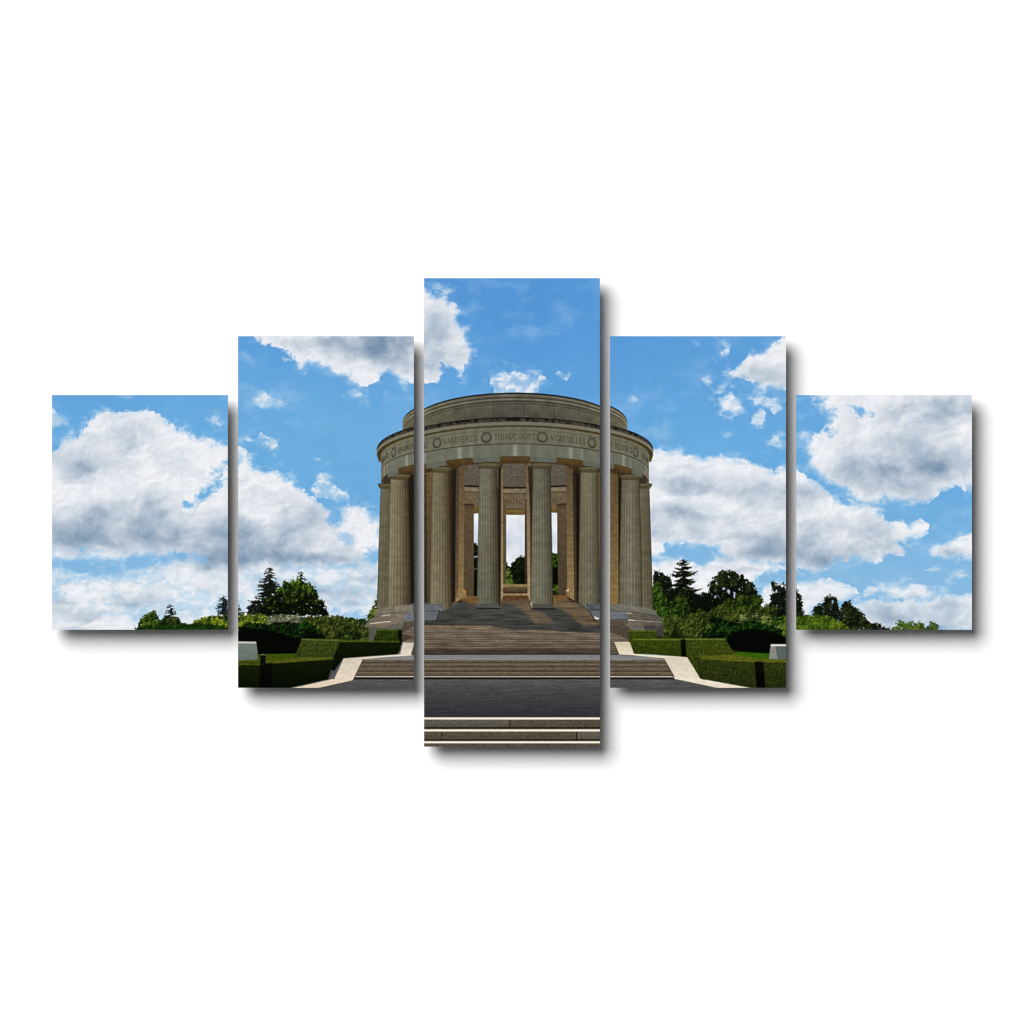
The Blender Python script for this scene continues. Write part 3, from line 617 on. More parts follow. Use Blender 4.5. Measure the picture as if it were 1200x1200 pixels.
# columns
def column(deg, base=.225, top=1.915, cL=(104, 104, 94), cM=(100, 100, 92), cR=(92, 84, 66), tone=.93, rs=1., RC=1.645):
    th = math.radians(deg); R = RC
    d = DD - R * math.cos(th); X = CU + FC * R * math.sin(th) / d
    k = FC / d
    idn = new_id("printed_column", rot)
    y0, y1 = HV - k * top, HV - k * base
    b = Box(X - 18, y0 - 8, X + 18, y1 + 3)
    q = np.clip((b.v - y0) / (y1 - y0), 0, 1)
    r = (.104 + .034 * q ** .85) * k * (rs if deg * deg < 5000 else 1 + (rs - 1) * q * 1.6)
    sx_ = b.u - X
    s = np.clip(sx_ / r, -1, 1)
    al = np.clip(r - np.abs(sx_) + .5, 0, 1) * np.clip(b.v - y0 + .5, 0, 1) * np.clip(y1 - b.v + .5, 0, 1)
    ang = np.arcsin(s * .999)
    flute = .5 + .5 * np.cos(ang * 22 + deg * .2)
    fl_ = np.clip(flute, 0, 1) ** 1.3
    base_c = lerp(cM, cL, np.clip(-s, 0, 1)[..., None] ** 1.2)
    base_c = lerp(base_c, cR, np.clip(s * 1.1, 0, 1)[..., None] ** 1.5) * (tone * 1.06 * (1.10 - .17 * (s + .25) ** 2 - .06 * s))[..., None] * np.array([1.0, 1.0, .95])
    jo = perlin(b.u / 9, b.v / 7, 101 + deg)
    drums = np.floor((b.v - y0) / 15.3)
    dj = (np.abs(((b.v - y0) / 15.3) % 1) < .05)
    drv = np.sin(drums * 12.9 + deg) * .035
    cc = base_c * (1 + .08 * jo + .04 * STF[b.sl] + .05 * STV[b.sl] + drv * 1.3)[..., None]
    st_ = .17 + .04 * np.abs(s)
    cc = cc * (1 - st_ * (1 - fl_) * np.sqrt(np.clip(1 - s * s, .12, 1)))[..., None] * np.array([1.02, 1.01, 1.04], np.float32)
    cc = cc * (1 - .05 * dj)[..., None]
    # bluish cast at the foot
    ft = np.clip((q - .93) / .07, 0, 1)[..., None] * .25
    cc = lerp(cc, (92, 98, 104), ft)
    cc = cc * (1 - .30 * np.clip((np.abs(s) - .86) / .14, 0, 1))[..., None]
    paint(b, al, cc, idn)
    # capital: neck, echinus, shadow under the abacus
    ye = y0 - 4.6 * k / 97.
    b = Box(X - 18, ye - 4, X + 18, y0 + 4)
    qq = np.clip((y0 + .5 - b.v) / (y0 - ye + .5), 0, 1)
    rr = (.104 + .030 * np.sqrt(qq)) * k * rs
    curve = 1.0 * (1 - ((b.u - X) / (rr + .1)) ** 2)
    al = np.clip(rr - np.abs(b.u - X) + .5, 0, 1) * np.clip(b.v - ye + curve * .6 + .5, 0, 1) * np.clip(y0 + .7 - b.v + curve * .8, 0, 1)
    cc = lerp((102, 95, 70), (74, 65, 44), np.clip(1 - qq, 0, 1)[..., None]) * (1 + .1 * STN[b.sl] + .06 * STF[b.sl])[..., None]
    cc = cc * (1 - .25 * np.clip((np.abs(b.u - X) / rr - .7) / .3, 0, 1))[..., None]
    paint(b, al, cc, idn)
    line([(X - rr[0, 0] * .82, y0 + .9), (X, y0 + 1.5), (X + rr[0, 0] * .82, y0 + .9)], .8, (58, 50, 34), .7)
    line([(X - .134 * k, ye - .1), (X, ye - .9), (X + .134 * k, ye - .1)], .9, (42, 38, 28), .75)
    return X, k, y0, y1

column(-78.75, .19, 1.935, (110, 104, 84), (100, 94, 74), (80, 68, 50), .9, 1.1, 1.645); column(78.75, .19, 1.935, (92, 82, 62), (106, 100, 80), (112, 104, 84), .92, 1.1, 1.645)
column(-56.25, .22, 1.935, (120, 116, 96), (106, 98, 78), (80, 66, 46), .95, 1.13); column(56.25, .22, 1.93, (88, 82, 66), (108, 106, 92), (104, 96, 74), .95, 1.13)
column(-33.75, .20, 1.925, (122, 116, 94), (112, 106, 84), (92, 76, 54)); column(33.75, .19, 1.925, (98, 92, 72), (112, 110, 92), (98, 92, 72))
column(-11.25, .21, 1.915, (104, 104, 90), (106, 103, 88), (84, 76, 60), .90); column(11.25, .21, 1.915, (104, 101, 86), (106, 103, 88), (92, 86, 70), .92)
# plinths of the two front columns
vgrad([(558, 707.5), (584, 707.5), (585.5, 712.5), (556, 713.5)], (78, 79, 74), (84, 86, 84), None)
vgrad([(622, 707.5), (649, 707.5), (651, 712.5), (624, 713)], (78, 78, 72), (76, 76, 72), None)
vgrad([(623.6, 704.5), (623.8, 712.6), (620.8, 707.6)], (178, 158, 130), (168, 148, 120), None, None)

drm = new_id("printed_attic", rot, "low round attic wall above the cornice")
def drum(cc, ph, hh, b):
    deg = np.degrees(ph)
    q = (2.871 - hh)
    st = np.array([0, .018, .022, .040, .052, .060, .078, .086, .100, .106, .124, .132, .150, .20, .40, .6])
    vv = np.array([.22, .30, .95, 1.0, .78, .52, 1.06, 1.1, .62, .55, .92, .62, .84, .80, .72, .7])
    k = np.interp(q, st, vv)
    seam = (np.abs(((deg + 3) % 15) - 7.5) < .25) * .12 * (q > .13)
    side = np.clip(np.abs(deg) / 75, 0, 1)
    bl = fbm(b.u, b.v, 12, 3, 111)
    c = cc * (k * (1 + .28 * side ** 2 + .14 * bl) - seam)[..., None]
    return lerp(c, c * np.array([1.06, 1.0, .86]), (side * .7)[..., None])
band(1.443, 2.871, 2.25, (103, 101, 88), drm, fn=drum)
for (x_, y0_, y1_) in ((576.5, 455, 461), (628, 455, 461), (531, 463.5, 468), (675.4, 463, 469)):
    line([(x_, y0_), (x_, y1_)], .6, (70, 84, 98), .5)


# ring beam, lettered frieze, cornice and attic
arch = rot
def shade_arch(cc, ph, hh, b):
    deg = np.degrees(ph)
    rel = ((deg + 11.25) % 22.5) - 11.25        # 0 in the middle between two columns
    colm = ((deg) % 22.5) - 11.25               # 0 above a column
    streak = np.exp(-((rel - .1) / .9) ** 2) * .34 + np.exp(-((rel - 5.2) / .8) ** 2) * .14 + np.exp(-((rel + 7.2) / .7) ** 2) * .10
    dark = np.exp(-((colm - 4.5) / 1.0) ** 2) * .10 + np.exp(-((colm + 4.5) / 1.0) ** 2) * .06
    seam = (np.abs(rel - 8.2) < .18) * .10
    k = 1 + streak * sstep(2.175 - hh, 0, .03) - dark - seam + .05 * np.clip(-deg / 70, 0, 1)
    c = cc * k[..., None]
    return lerp(c, c * np.array([.97, 1.0, 1.02]), np.clip(.5 + STN[b.sl], 0, 1)[..., None])
for dg in (-56.25, -33.75, -11.25, 11.25, 33.75, 56.25):
    r5 = math.radians(5.3)
    band(1.742, 2.03, 1.957, (98, 99, 89), arch, (math.radians(dg) - r5, math.radians(dg) + r5), fn=shade_arch)
band(1.742, 2.17, 2.015, (108, 107, 93), arch, fn=shade_arch)
# lower dark edge of the beam between the columns
for dg in (-45, -22.5, 0, 22.5, 45):
    r5 = math.radians(5.6)
    band(1.742, 2.022, 2.006, (60, 48, 26), arch, (math.radians(dg) - r5, math.radians(dg) + r5), a=.6)
frz = new_id("printed_frieze", rot, "stone frieze with carved town names and wreaths")
def shade_frz(cc, ph, hh, b):
    deg = np.degrees(ph)
    return cc * (1 + .04 * np.sin(deg * 1.3) + .08 * np.clip(-deg / 70, 0, 1))[..., None]
band(1.742, 2.40, 2.166, (108, 106, 88), frz, fn=shade_frz)
band(1.742, 2.171, 2.160, (40, 40, 32), frz, a=.8)
band(1.742, 2.335, 2.315, (88, 88, 66), frz, a=.5)

FONT = {  # strokes on a 1 x 1 cell, y up
 'A': [[(0, 0), (.5, 1), (1, 0)], [(.2, .38), (.8, .38)]], 'C': [[(.95, .85), (.6, 1), (.25, .9), (.05, .5), (.25, .1), (.6, 0), (.95, .15)]],
 'D': [[(.1, 0), (.1, 1), (.5, 1), (.9, .7), (.9, .3), (.5, 0), (.1, 0)]], 'E': [[(.9, 1), (.15, 1), (.15, 0), (.9, 0)], [(.15, .52), (.75, .52)]],
 'F': [[(.9, 1), (.15, 1), (.15, 0)], [(.15, .52), (.7, .52)]], 'G': [[(.95, .85), (.6, 1), (.25, .9), (.05, .5), (.25, .1), (.6, 0), (.95, .15), (.95, .45), (.6, .45)]],
 'H': [[(.1, 0), (.1, 1)], [(.9, 0), (.9, 1)], [(.1, .5), (.9, .5)]], 'I': [[(.5, 0), (.5, 1)]], 'L': [[(.15, 1), (.15, 0), (.85, 0)]],
 'M': [[(.05, 0), (.12, 1), (.5, .2), (.88, 1), (.95, 0)]], 'N': [[(.1, 0), (.1, 1), (.9, 0), (.9, 1)]],
 'O': [[(.5, 1), (.15, .8), (.03, .5), (.15, .2), (.5, 0), (.85, .2), (.97, .5), (.85, .8), (.5, 1)]],
 'R': [[(.12, 0), (.12, 1), (.6, 1), (.85, .8), (.6, .52), (.12, .52)], [(.5, .52), (.92, 0)]],
 'S': [[(.85, .85), (.5, 1), (.18, .82), (.3, .58), (.7, .45), (.85, .2), (.5, 0), (.12, .15)]],
 'T': [[(0, 1), (1, 1)], [(.5, 1), (.5, 0)]], 'U': [[(.1, 1), (.1, .3), (.5, 0), (.9, .3), (.9, 1)]], 'V': [[(0, 1), (.5, 0), (1, 1)]],
 '`': [[(.3, 1.25), (.6, 1.1)]]}
def carve(word, deg, wdeg, h0=2.216, h1=2.284, c=(54, 52, 42), a=.5):
    R = 1.744
    wd = [.45 if ch == 'I' else (1.15 if ch in 'MO' else 1.) for ch in word]
    tot = sum(wd); x = deg - wdeg / 2
    for ch, w_ in zip(word, wd):
        cw = wdeg * w_ / tot
        for st in FONT[ch]:
            pts = [proj(R, math.radians(x + cw * (.1 + .78 * px_)), h0 + (h1 - h0) * py_) for px_, py_ in st]
            line([(p[0] + .5, p[1] + .5) for p in pts], .8, (104, 104, 88), .35)
            line(pts, .95, c, a)
        x += cw
carve("THIAUCOURT", -.1, 16.4); carve("VANDIERES", -22.3, 15.4); carve("VIGNEUILLES", 21.8, 15.6)
carve("HAUMONT", -44.5, 14.5, a=.5); carve("FRESNES", 44.5, 14.5, a=.5); carve("THILLOT", 67, 13, a=.35); carve("NONSARD", -67, 13, a=.25)
def wreath(deg):
    deg = deg * .972 - .25
    R = 1.746
    for (rr_, c_, a_, w_) in ((.048, (64, 64, 53), .44, 2.4), (.034, (98, 100, 88), .5, 1.1), (.058, (52, 52, 42), .4, 1.1)):
        n = 26; pts = []
        for k in range(n + 1):
            an = 2 * math.pi * k / n
            pts.append(proj(R, math.radians(deg + math.degrees(rr_ * 1.1 / R) * math.cos(an)), 2.248 + rr_ * 1.05 * math.sin(an)))
        for k in range(n):
            up = math.sin(2 * math.pi * (k + .5) / n)
            aa = a_ * (1. - .35 * up * (c_[0] < 90)) * (.6 + .6 * ((k * 7) % 3) / 3)
            line([pts[k], pts[k + 1]], w_ * (.65 if abs(deg) > 50 else 1), c_, aa)
    for s_ in (-1, 1):
        p = proj(R, math.radians(deg + s_ * 1.5), 2.312); q_ = proj(R, math.radians(deg + s_ * .5), 2.298)
        line([p, q_], 1.2, (58, 58, 48), .6)
for dg in (-56.25, -33.75, -11.25, 11.25, 33.75, 56.25):
    wreath(dg)

cor = new_id("printed_cornice", rot, "weathered cornice running round the rotunda")
def corn(cc, ph, hh, b):
    deg = np.degrees(ph)
    q = 2.461 - hh
    st = np.array([0, .010, .018, .048, .056, .085, .096, .12])
    vv = np.array([.20, .30, .52, .62, 1.0, 1.02, .8, .7])
    k = np.interp(q, st, vv)
    stain = fbm(deg * 2.2, hh * 60, 4.5, 4, 121, gain=.7)
    kk = k * (1 - np.clip(stain * 1.8 + .1, 0, .65) * sstep(.062 - q, 0, .03)) * (1 + .12 * np.abs(deg) / 80)
    return cc * kk[..., None]
# underside of the cornice: annulus from radius 1.80 to 1.72 at h = 2.366
b = Box(CU - 151, 480, CU + 151, 580)
w18, w172 = half_w(1.8), half_w(1.742)
ua = np.clip(b.u, CU - w18 * .9995, CU + w18 * .9995); ub = np.clip(b.u, CU - w172 * .9995, CU + w172 * .9995)
ya, yb = ring_y(1.8, 2.366, ua), ring_y(1.742, 2.362, ub)
edge = np.abs(b.u - CU) > w172
far = HV - FC * 2.366 / (DD + 1.8 * np.sqrt(np.clip(1 - (np.abs(b.u - CU) / w18) ** 2, 0, 1)) * -1 + .25)
yb = np.where(edge, ya + 10 * np.clip((w18 - np.abs(b.u - CU)) / (w18 - w172), 0, 1) ** .5 + 6, yb)
al = np.clip(b.v - ya + 1.2, 0, 1) * np.clip(yb - b.v + .5, 0, 1) * np.clip(w18 - np.abs(b.u - CU) + .2 - np.clip((b.v - 534) * .28, 0, 20), 0, 1)
tt = np.clip((b.v - ya) / np.maximum(yb - ya, .5), 0, 1)[..., None]
sc_ = lerp((48, 42, 20), (92, 80, 46), tt) * (1 + .15 * STN[b.sl])[..., None]
paint(b, al, sc_, cor)
band(1.8, 2.461, 2.366, (112, 107, 91), cor, fn=corn)

# ------------------------------------------------------------------ base, stairs, terraces
bas = new_id("printed_base", rot, "stepped round stone base of the rotunda")
def blk(u, v):
    row = np.floor(v / 5.)
    return 1 + .12 * perlin(u / 7, v / 4, 131) + .10 * perlin(u / 2, v / 1.6, 132) + .05 * np.sin(np.floor(u / 17 + row * .5) * 5.3)
def lo(pts, c0, c1, tex=blk, idn=None, soft=.5):
    vgrad(pts, c0, c1, bas if idn is None else idn, tex, soft)
L = lambda *p: P(2, *p)
Rr = lambda *p: P(4, *p)
# tiers, left
lo(L((427, 733.5), (433, 726), (458, 720), (486, 716), (486, 742), (470, 750), (432, 752), (434, 735)), (116, 106, 90), (92, 88, 80))
lo(L((432.4, 735), (457, 735), (470, 736), (472, 755), (432, 755)), (88, 86, 80), (74, 72, 66))
lo(L((432, 726.7), (446, 720), (461, 717.5), (484, 715), (486, 727), (458, 727.6), (440, 730.5), (432, 731.5)), (122, 111, 95), (112, 101, 86))
lo(L((427, 734), (433, 731.5), (456, 728.4), (472, 728), (472, 735), (452, 735.2), (428, 735.3)), (126, 114, 96), (112, 100, 84))
line(L((434, 730.8), (446, 729.4), (457.4, 728.2)), 1.1, (214, 204, 188), .9); line(L((446, 721.8), (457, 720.3)), 1.2, (206, 196, 176), .85)
line(L((458, 727.6), (472, 726.8)), .9, (108, 112, 122), .9)
lo(L((453, 733), (470, 730), (472, 738), (454, 738)), (94, 92, 88), (90, 86, 82))
lo(L((471, 727), (486, 726.5), (486, 752), (481, 738), (480, 748), (471, 748.5)), (112, 106, 98), (88, 86, 88))
lo(L((474, 719), (486, 716.8), (486, 726.6), (472.5, 727)), (102, 105, 108), (104, 107, 112))
lo(L((482, 733), (484.6, 736), (482, 746), (480.3, 743.8)), (160, 146, 126), (130, 116, 98), None)
lo(L((470, 748.6), (486, 747), (486, 752.5), (470, 752.8)), (92, 78, 64), (74, 60, 46))
# tiers, right
lo(Rr((715, 716), (735, 716), (768, 720), (776, 724), (777, 733), (777, 746), (715, 748)), (100, 96, 86), (86, 84, 80))
lo(Rr((732, 717), (750, 718), (768, 720.5), (776, 724.5), (776.3, 730), (755, 727.5), (734, 725)), (96, 90, 76), (90, 86, 78))
lo(Rr((736, 727.5), (776, 730), (777.6, 733), (755, 733.5), (736, 733)), (98, 92, 80), (90, 84, 74))
lo(Rr((755, 733.4), (777.5, 733), (777, 747), (770, 746), (768, 739), (755, 738)), (72, 68, 66), (60, 58, 58))
lo(Rr((737, 729), (755, 731), (755, 738), (737, 739)), (112, 106, 92), (104, 98, 88))
line(Rr((736, 726.6), (744, 727.1)), 1.1, (226, 214, 188), .95); line(Rr((744, 727.3), (776, 729)), .8, (164, 156, 144), .8); line(Rr((733, 718.2), (740, 719)), 1.1, (206, 194, 164), .7)
lo(Rr((700, 716), (733, 716.3), (735.5, 721), (736, 725.2), (700, 725.5)), (98, 102, 109), (104, 108, 115))
lo(Rr((712, 725), (736, 725), (736, 731), (716, 729.5)), (76, 72, 66), (86, 80, 70))
lo(Rr((715, 729), (725, 731), (727, 744), (715, 744)), (66, 62, 58), (84, 66, 52))
lo(Rr((724.5, 731.5), (737, 731.5), (737, 749), (727.5, 745)), (114, 108, 96), (94, 92, 90))
lo(Rr((724.3, 732), (727, 731.6), (728, 742), (727.4, 744)), (196, 184, 158), (176, 162, 138), None)
# topmost band (stylobate), from ring geometry, both sides
def sty(cc, ph, hh, b):
    deg = np.degrees(ph)
    return cc * (1 + .06 * np.sin(deg * .5) - (np.abs(((deg) % 11.25) - 5.6) < .3) * .12)[..., None]
lo(L((439.4, 715.4), (445, 713.4), (452, 711.8), (460, 710.6), (470, 709.4), (485.6, 708.4), (485.6, 716), (470, 717), (460, 718), (450, 720), (444, 721.8), (439.4, 723.6)), (130, 122, 106), (116, 108, 94))
line(L((440, 723.6), (450, 720.2), (461, 718), (472, 717), (486, 716.2)), .8, (70, 68, 64), .7)
lo(Rr((714.4, 707.6), (724, 708), (736, 709.2), (748, 710.8), (758, 712.6), (765, 714.4), (769.4, 716), (769.8, 721.4), (760, 719.2), (748, 717.6), (734, 716.2), (714.4, 715.6)), (114, 110, 98), (102, 99, 90))
line(Rr((714.4, 716), (734, 716.6), (750, 718), (762, 720), (769.6, 721.6)), .8, (66, 66, 64), .7)
lo([(495, 707.5), (518, 707.5), (518, 713.5), (514, 716), (495, 716)], (88, 90, 94), (98, 102, 108))
line([(497, 716), (515, 715.6)], .9, (44, 46, 48), .9)
lo([(686, 707), (704, 707), (704, 714.6), (690, 714.4)], (86, 92, 92), (82, 88, 92))
line([(691, 714.6), (704, 714.8)], .8, (30, 34, 40), .8)

stp = new_id("printed_steps", None, "long flights of brown stone steps leading up to the rotunda")
def steps_tex(pitch, ph0, dj, seed, amp=.2):
    def f(u, v):
        v = v + perlin(u / 60, v / 40, seed) * .4
        r = (v - ph0) / pitch
        row = np.floor(r); fr = r % 1
        tread = np.exp(-((fr - .12) / .13) ** 2) * amp - np.exp(-((fr - .93) / .10) ** 2) * amp * 1.5
        cellx = u / dj + np.sin(row * 7.3 + seed) * 3
        cell = np.floor(cellx)
        bv = np.sin(cell * 17.1 + row * 5.7 + seed) * .06
        joint = (np.abs(cellx % 1) < .02) * -.10
        n = perlin(u / 26, v / 1.5, seed) * .16 + perlin(u / 3, v / 1.1, seed + 1) * .10 + perlin(u / 22, v / 5, seed + 2) * .14
        return 1 + tread + bv + joint + n
    return f
# upper shaded landing steps between the columns
poly(P(2, (330, 808), (360, 770), (430, 768)) + P(4, (780, 768), (830, 780), (890, 808)), (70, 68, 66), stp)
vgrad([(486, 728), (715, 728), (737, 745), (737, 770), (478, 770), (478, 745)], (84, 74, 62), (60, 50, 42), stp, RG)
up = [(543, 704), (560, 711), (586, 713), (590, 706), (619, 706), (622, 713), (650, 713), (665, 704), (680, 710), (692, 716), (697, 727), (704, 732), (704, 741), (660, 740), (640, 739), (600, 738), (575, 734), (497, 734), (511, 727), (515, 717), (530, 711)]
vgrad(up, (70, 70, 66), (58, 58, 56), stp, steps_tex(2.6, 704, 31, 3, .10))
vgrad([(497, 716.4), (514.5, 716), (511, 726), (497, 727)], (96, 100, 105), (100, 104, 108), bas, None)
vgrad([(497, 727), (511, 726.4), (512, 732), (497, 734)], (62, 64, 60), (64, 62, 56), stp, steps_tex(2.6, 704, 31, 3, .10))
line([(515, 717), (511.5, 727)], .9, (22, 24, 24), .8)
# sunlit streaks falling between the column shadows
def streak(pts, c, soft=2., a=.9):
    b = pbox(pts, 6)
    sd = polysd(b, pts) + LN3[b.sl] * 1.0
    t = steps_tex(2.6, 704, 31, 5, .10)(b.u, b.v)
    paint(b, sstep(sd, -soft, soft) * a, col(c)[None, None, :] * t[..., None])
streak([(588, 706), (619, 705), (622, 713), (636, 718), (646, 726), (650, 731), (629, 731), (622, 726), (612, 716), (603, 709)], (104, 90, 70), 2.6)
streak([(650, 711), (655, 703), (665, 703), (678, 709), (690, 716), (697, 728), (703, 732), (684, 734), (676, 728), (667, 719)], (102, 86, 64), 2.4)
streak([(545, 706), (556, 701), (562, 701), (560, 708)], (110, 84, 50), 1.)
line([(558, 713.6), (585, 713)], 1.6, (22, 22, 20), .85); line([(624, 713.6), (650, 713.6)], 2.2, (30, 28, 24), .85)
line([(665, 700), (680, 708), (691, 716), (697, 728)], .9, (34, 32, 30), .6)
line([(691, 715.5), (696.5, 716), (703, 716.4)], 1, (80, 86, 96), .8)
vgrad([(692.5, 716), (703, 716), (703, 725), (697, 724)], (98, 102, 108), (102, 105, 111), bas, None)
vgrad([(696, 722), (699, 723.5), (702, 724.5), (702, 725.6), (698, 725.6)], (240, 236, 224), (236, 230, 214), bas, None)
# upper flight
ufl = [(484, 742)] + [(497, 733.4), (575, 733.6), (600, 737.8), (650, 739), (660, 740.6), (703, 741.4)] + P(4, (725, 744), (737, 749), (737, 752.6), (721, 753), (725.5, 767.4)) + [(484, 767.4)] + P(2, (481, 767.2), (485, 753), (470, 752.6), (486, 747))
vgrad(ufl, (112, 99, 85), (90, 79, 66), stp, steps_tex(2.75, 733.6, 26, 9, .24))
vgrad([(497, 760), (703, 760), (703, 767), (497, 767)], (76, 65, 52), (54, 47, 40), stp, steps_tex(2.75, 733.6, 26, 9, .25))
vgrad([(497, 733), (575, 733.4), (577, 735), (497, 735.4)], (128, 110, 86), (124, 104, 80), stp)
line([(497, 766.8), (703, 766.8)] + P(4, (725, 766.6)), 1.3, (28, 30, 32), .9)
# landing
vgrad(P(2, (423, 772.4), (455, 769.8), (484, 767.4)) + P(4, (726, 767.2), (760, 769.6), (781, 773.4)), (118, 120, 122), (134, 135, 136), stp, lambda u, v: 1 + .06 * perlin(u / 14, v / 1.5, 141))
line(P(2, (428, 772.9)) + P(4, (779, 773.6)), 1.1, (172, 154, 138), .85)
# lower flight
lfl = P(2, (424.5, 773.4), (414, 794), (416, 795)) + P(4, (790, 795), (788, 786), (779, 773.6))
vgrad(lfl, (97, 86, 71), (92, 80, 65), stp, lambda u, v: 1 + .16 * perlin(u / 8, v / 1.8, 151) + .10 * perlin(u / 2.5, v / 1.5, 152))
for k, y in enumerate((776.8, 781.6, 786.6, 791.6)):
    line(P(2, (424 - k * 2.2, y)) + P(4, (780 + k * 2.6, y)), 1.1, (36, 31, 24), .75)
    line(P(2, (424 - k * 2.2, y + 1.2)) + P(4, (780 + k * 2.6, y + 1.35)), 1.0, (140, 124, 106) if k < 3 else (204, 192, 180), .5 if k < 3 else .95)
    r_ = random.Random(k)
    x = 436
    while x < 770:
        x += r_.uniform(22, 60)
        line([(x, y - 4), (x, y - .6)], .7, (46, 38, 30), .4)
        if r_.random() < .3:
            vgrad([(x, y - 3.6), (x + r_.uniform(10, 26), y - 3.6), (x + 20, y - .8), (x, y - .8)], (106, 93, 78), (98, 85, 70), None)
line(P(2, (415, 795.2)) + P(4, (790, 795.2)), 2.2, (16, 18, 22), .95)
# asphalt forecourt
asp = new_id("printed_asphalt", None, "dark grey asphalt forecourt in front of the steps")
def asph(u, v):
    return 1 + .10 * perlin(u / 30, v / 2.6, 161) + .12 * perlin(u / 9, v / 1.3, 162) + .08 * perlin(u / 1.6, v / 1., 163)
vgrad(P(2, (360, 812), (415, 796.3)) + P(4, (790, 796.3), (800, 798), (850, 812)) + [(820, 842), (380, 842)], (84, 83, 82), (52, 52, 56), asp, asph)
vgrad([(497, 807), (703, 807), (703, 841), (497, 841)], (72, 71, 71), (47, 47, 52), asp, asph)
vgrad([(497, 796.4), (703, 796.4), (703, 808), (497, 808)], (86, 85, 83), (72, 71, 71), asp, asph)
# near steps
nst = new_id("printed_steps", None, "three near steps with pale sunlit edges at the bottom of the picture")
def riser(y0, y1, seed):
    vgrad([(490, y0), (710, y0), (710, y1), (490, y1)], (94, 85, 70), (76, 67, 54), nst,
          lambda u, v: (1 + .16 * perlin(u / 5, v / 3, seed) + .12 * perlin(u / 1.6, v / 1.4, seed + 1) + .06 * perlin(u / 40, v / 9, seed + 2)))
riser(839.5, 853, 171); riser(853, 867.4, 174); riser(867, 877.5, 177)
vgrad([(497, 843.5), (597, 843.5), (597, 852), (497, 852)], (96, 92, 82), (82, 77, 67), None, lambda u, v: 1 + .12 * perlin(u / 6, v / 2, 181) + .1 * perlin(u / 2, v / 1.5, 182))
line([(597.5, 843), (597.5, 852)], 1, (34, 28, 22), .9); line([(517.5, 857), (517.5, 867)], 1, (30, 24, 18), .9); line([(675.6, 857), (675.6, 867)], 1.2, (22, 20, 18), .95); line([(596, 871), (596, 875)], 1, (34, 28, 22), .8)
vgrad([(677, 857.6), (703, 857.6), (703, 866), (677, 866)], (100, 94, 82), (86, 79, 68), None, lambda u, v: 1 + .2 * perlin(u / 3, v / 2, 184))
for y in (853.2, 867.6):
    line([(490, y - .2), (710, y - .2)], 1.8, (20, 18, 18), .95)
line([(490, 839.8), (710, 839.8)], 1., (44, 42, 44), .8)
for y in (841.9, 855.9, 869.8):
    line([(490, y), (710, y)], 2.3, (246, 230, 210), 1.)

# pale cheek walls
chk = new_id("printed_cheek_wall", None, "pale sunlit cheek walls flanking the stone steps, left side")
PALE = lambda u, v: 1 + .05 * perlin(u / 6, v / 4, 191) + .03 * perlin(u / 1.7, v / 1.5, 192)
vgrad(L((464.5, 766.5), (471.5, 752.6), (474, 752.8), (470, 768)), (112, 112, 106), (98, 98, 96), chk, None)
vgrad(L((472.2, 752.8), (485.4, 753), (481.4, 767.6), (469, 767.8)), (206, 196, 178), (222, 212, 192), chk, PALE)
vgrad(L((402, 771.4), (410, 770.4), (440, 768.6), (469, 766.8), (482, 767.2), (482, 768.2), (450, 770.2), (424, 772.6), (404, 773)), (232, 222, 202), (212, 200, 182), chk, None)
vgrad(L((402.4, 771.6), (425.5, 771.6), (413.6, 796.4), (391, 796.8)), (210, 198, 178), (228, 214, 194), chk, PALE)
vgrad(L((398.6, 772), (402.6, 771.8), (397.5, 783), (391, 796.6), (385.4, 796)), (74, 74, 76), (88, 88, 92), chk, None)
vgrad(L((390, 796.2), (414, 795.6), (412, 797.5), (369, 807), (338, 807)), (228, 212, 188), (222, 204, 180), chk, PALE)
line(L((337, 807), (362, 801), (390, 796.2)), .8, (246, 236, 216), .8)
chk = new_id("printed_cheek_wall", None, "pale sunlit cheek walls flanking the stone steps, right side")
vgrad(Rr((719.8, 752.2), (738, 752), (743.2, 766.4), (725.8, 767)), (208, 196, 168), (228, 216, 190), chk, PALE)
vgrad(Rr((725, 766.4), (743, 766), (770, 767.8), (806, 769.6), (806, 771.5), (780, 772), (752, 769)), (234, 224, 200), (222, 212, 190), chk, None)
vgrad(Rr((778, 771), (805, 769.6), (813, 782), (820.8, 795.4), (820, 797), (791, 794), (789, 790), (784, 781)), (216, 204, 182), (230, 218, 198), chk, PALE)
vgrad(Rr((789, 793.4), (820.6, 795.2), (878, 805.6), (884, 807), (843, 807), (800, 797.6), (791, 795.8)), (234, 224, 206), (232, 220, 200), chk, PALE)
line(Rr((791, 796), (800, 797.7), (843, 806.6)), .7, (92, 92, 90), .6)

# lawns
poly(Rr((737, 747), (803, 747), (860, 762), (930, 770), (930, 806), (880, 804), (822, 794), (806, 770), (772, 767), (743, 765)), (30, 40, 12), None)
poly(Rr((770, 745), (776, 745), (778, 750), (770, 751)), (40, 42, 30), None)
lawn_l = new_id("printed_lawn", None, "strip of bright lawn behind the left hedges")
GT = lambda u, v: 1 + .16 * perlin(u / 5, v / 1.5, 201) + .16 * perlin(u / 1.5, v / 1.2, 202)
vgrad(L((270, 767), (305, 766.6), (356, 765.6), (388, 768), (394, 774), (345, 778), (270, 778)), (52, 78, 8), (70, 74, 14), lawn_l, GT)
lawn_r = new_id("printed_lawn", None, "strip of bright lawn behind the right hedges")
vgrad(Rr((855, 765), (868, 764.3), (880, 765), (902, 765.6), (930, 767), (930, 776), (850, 771)), (48, 92, 8), (62, 84, 14), lawn_r, GT)

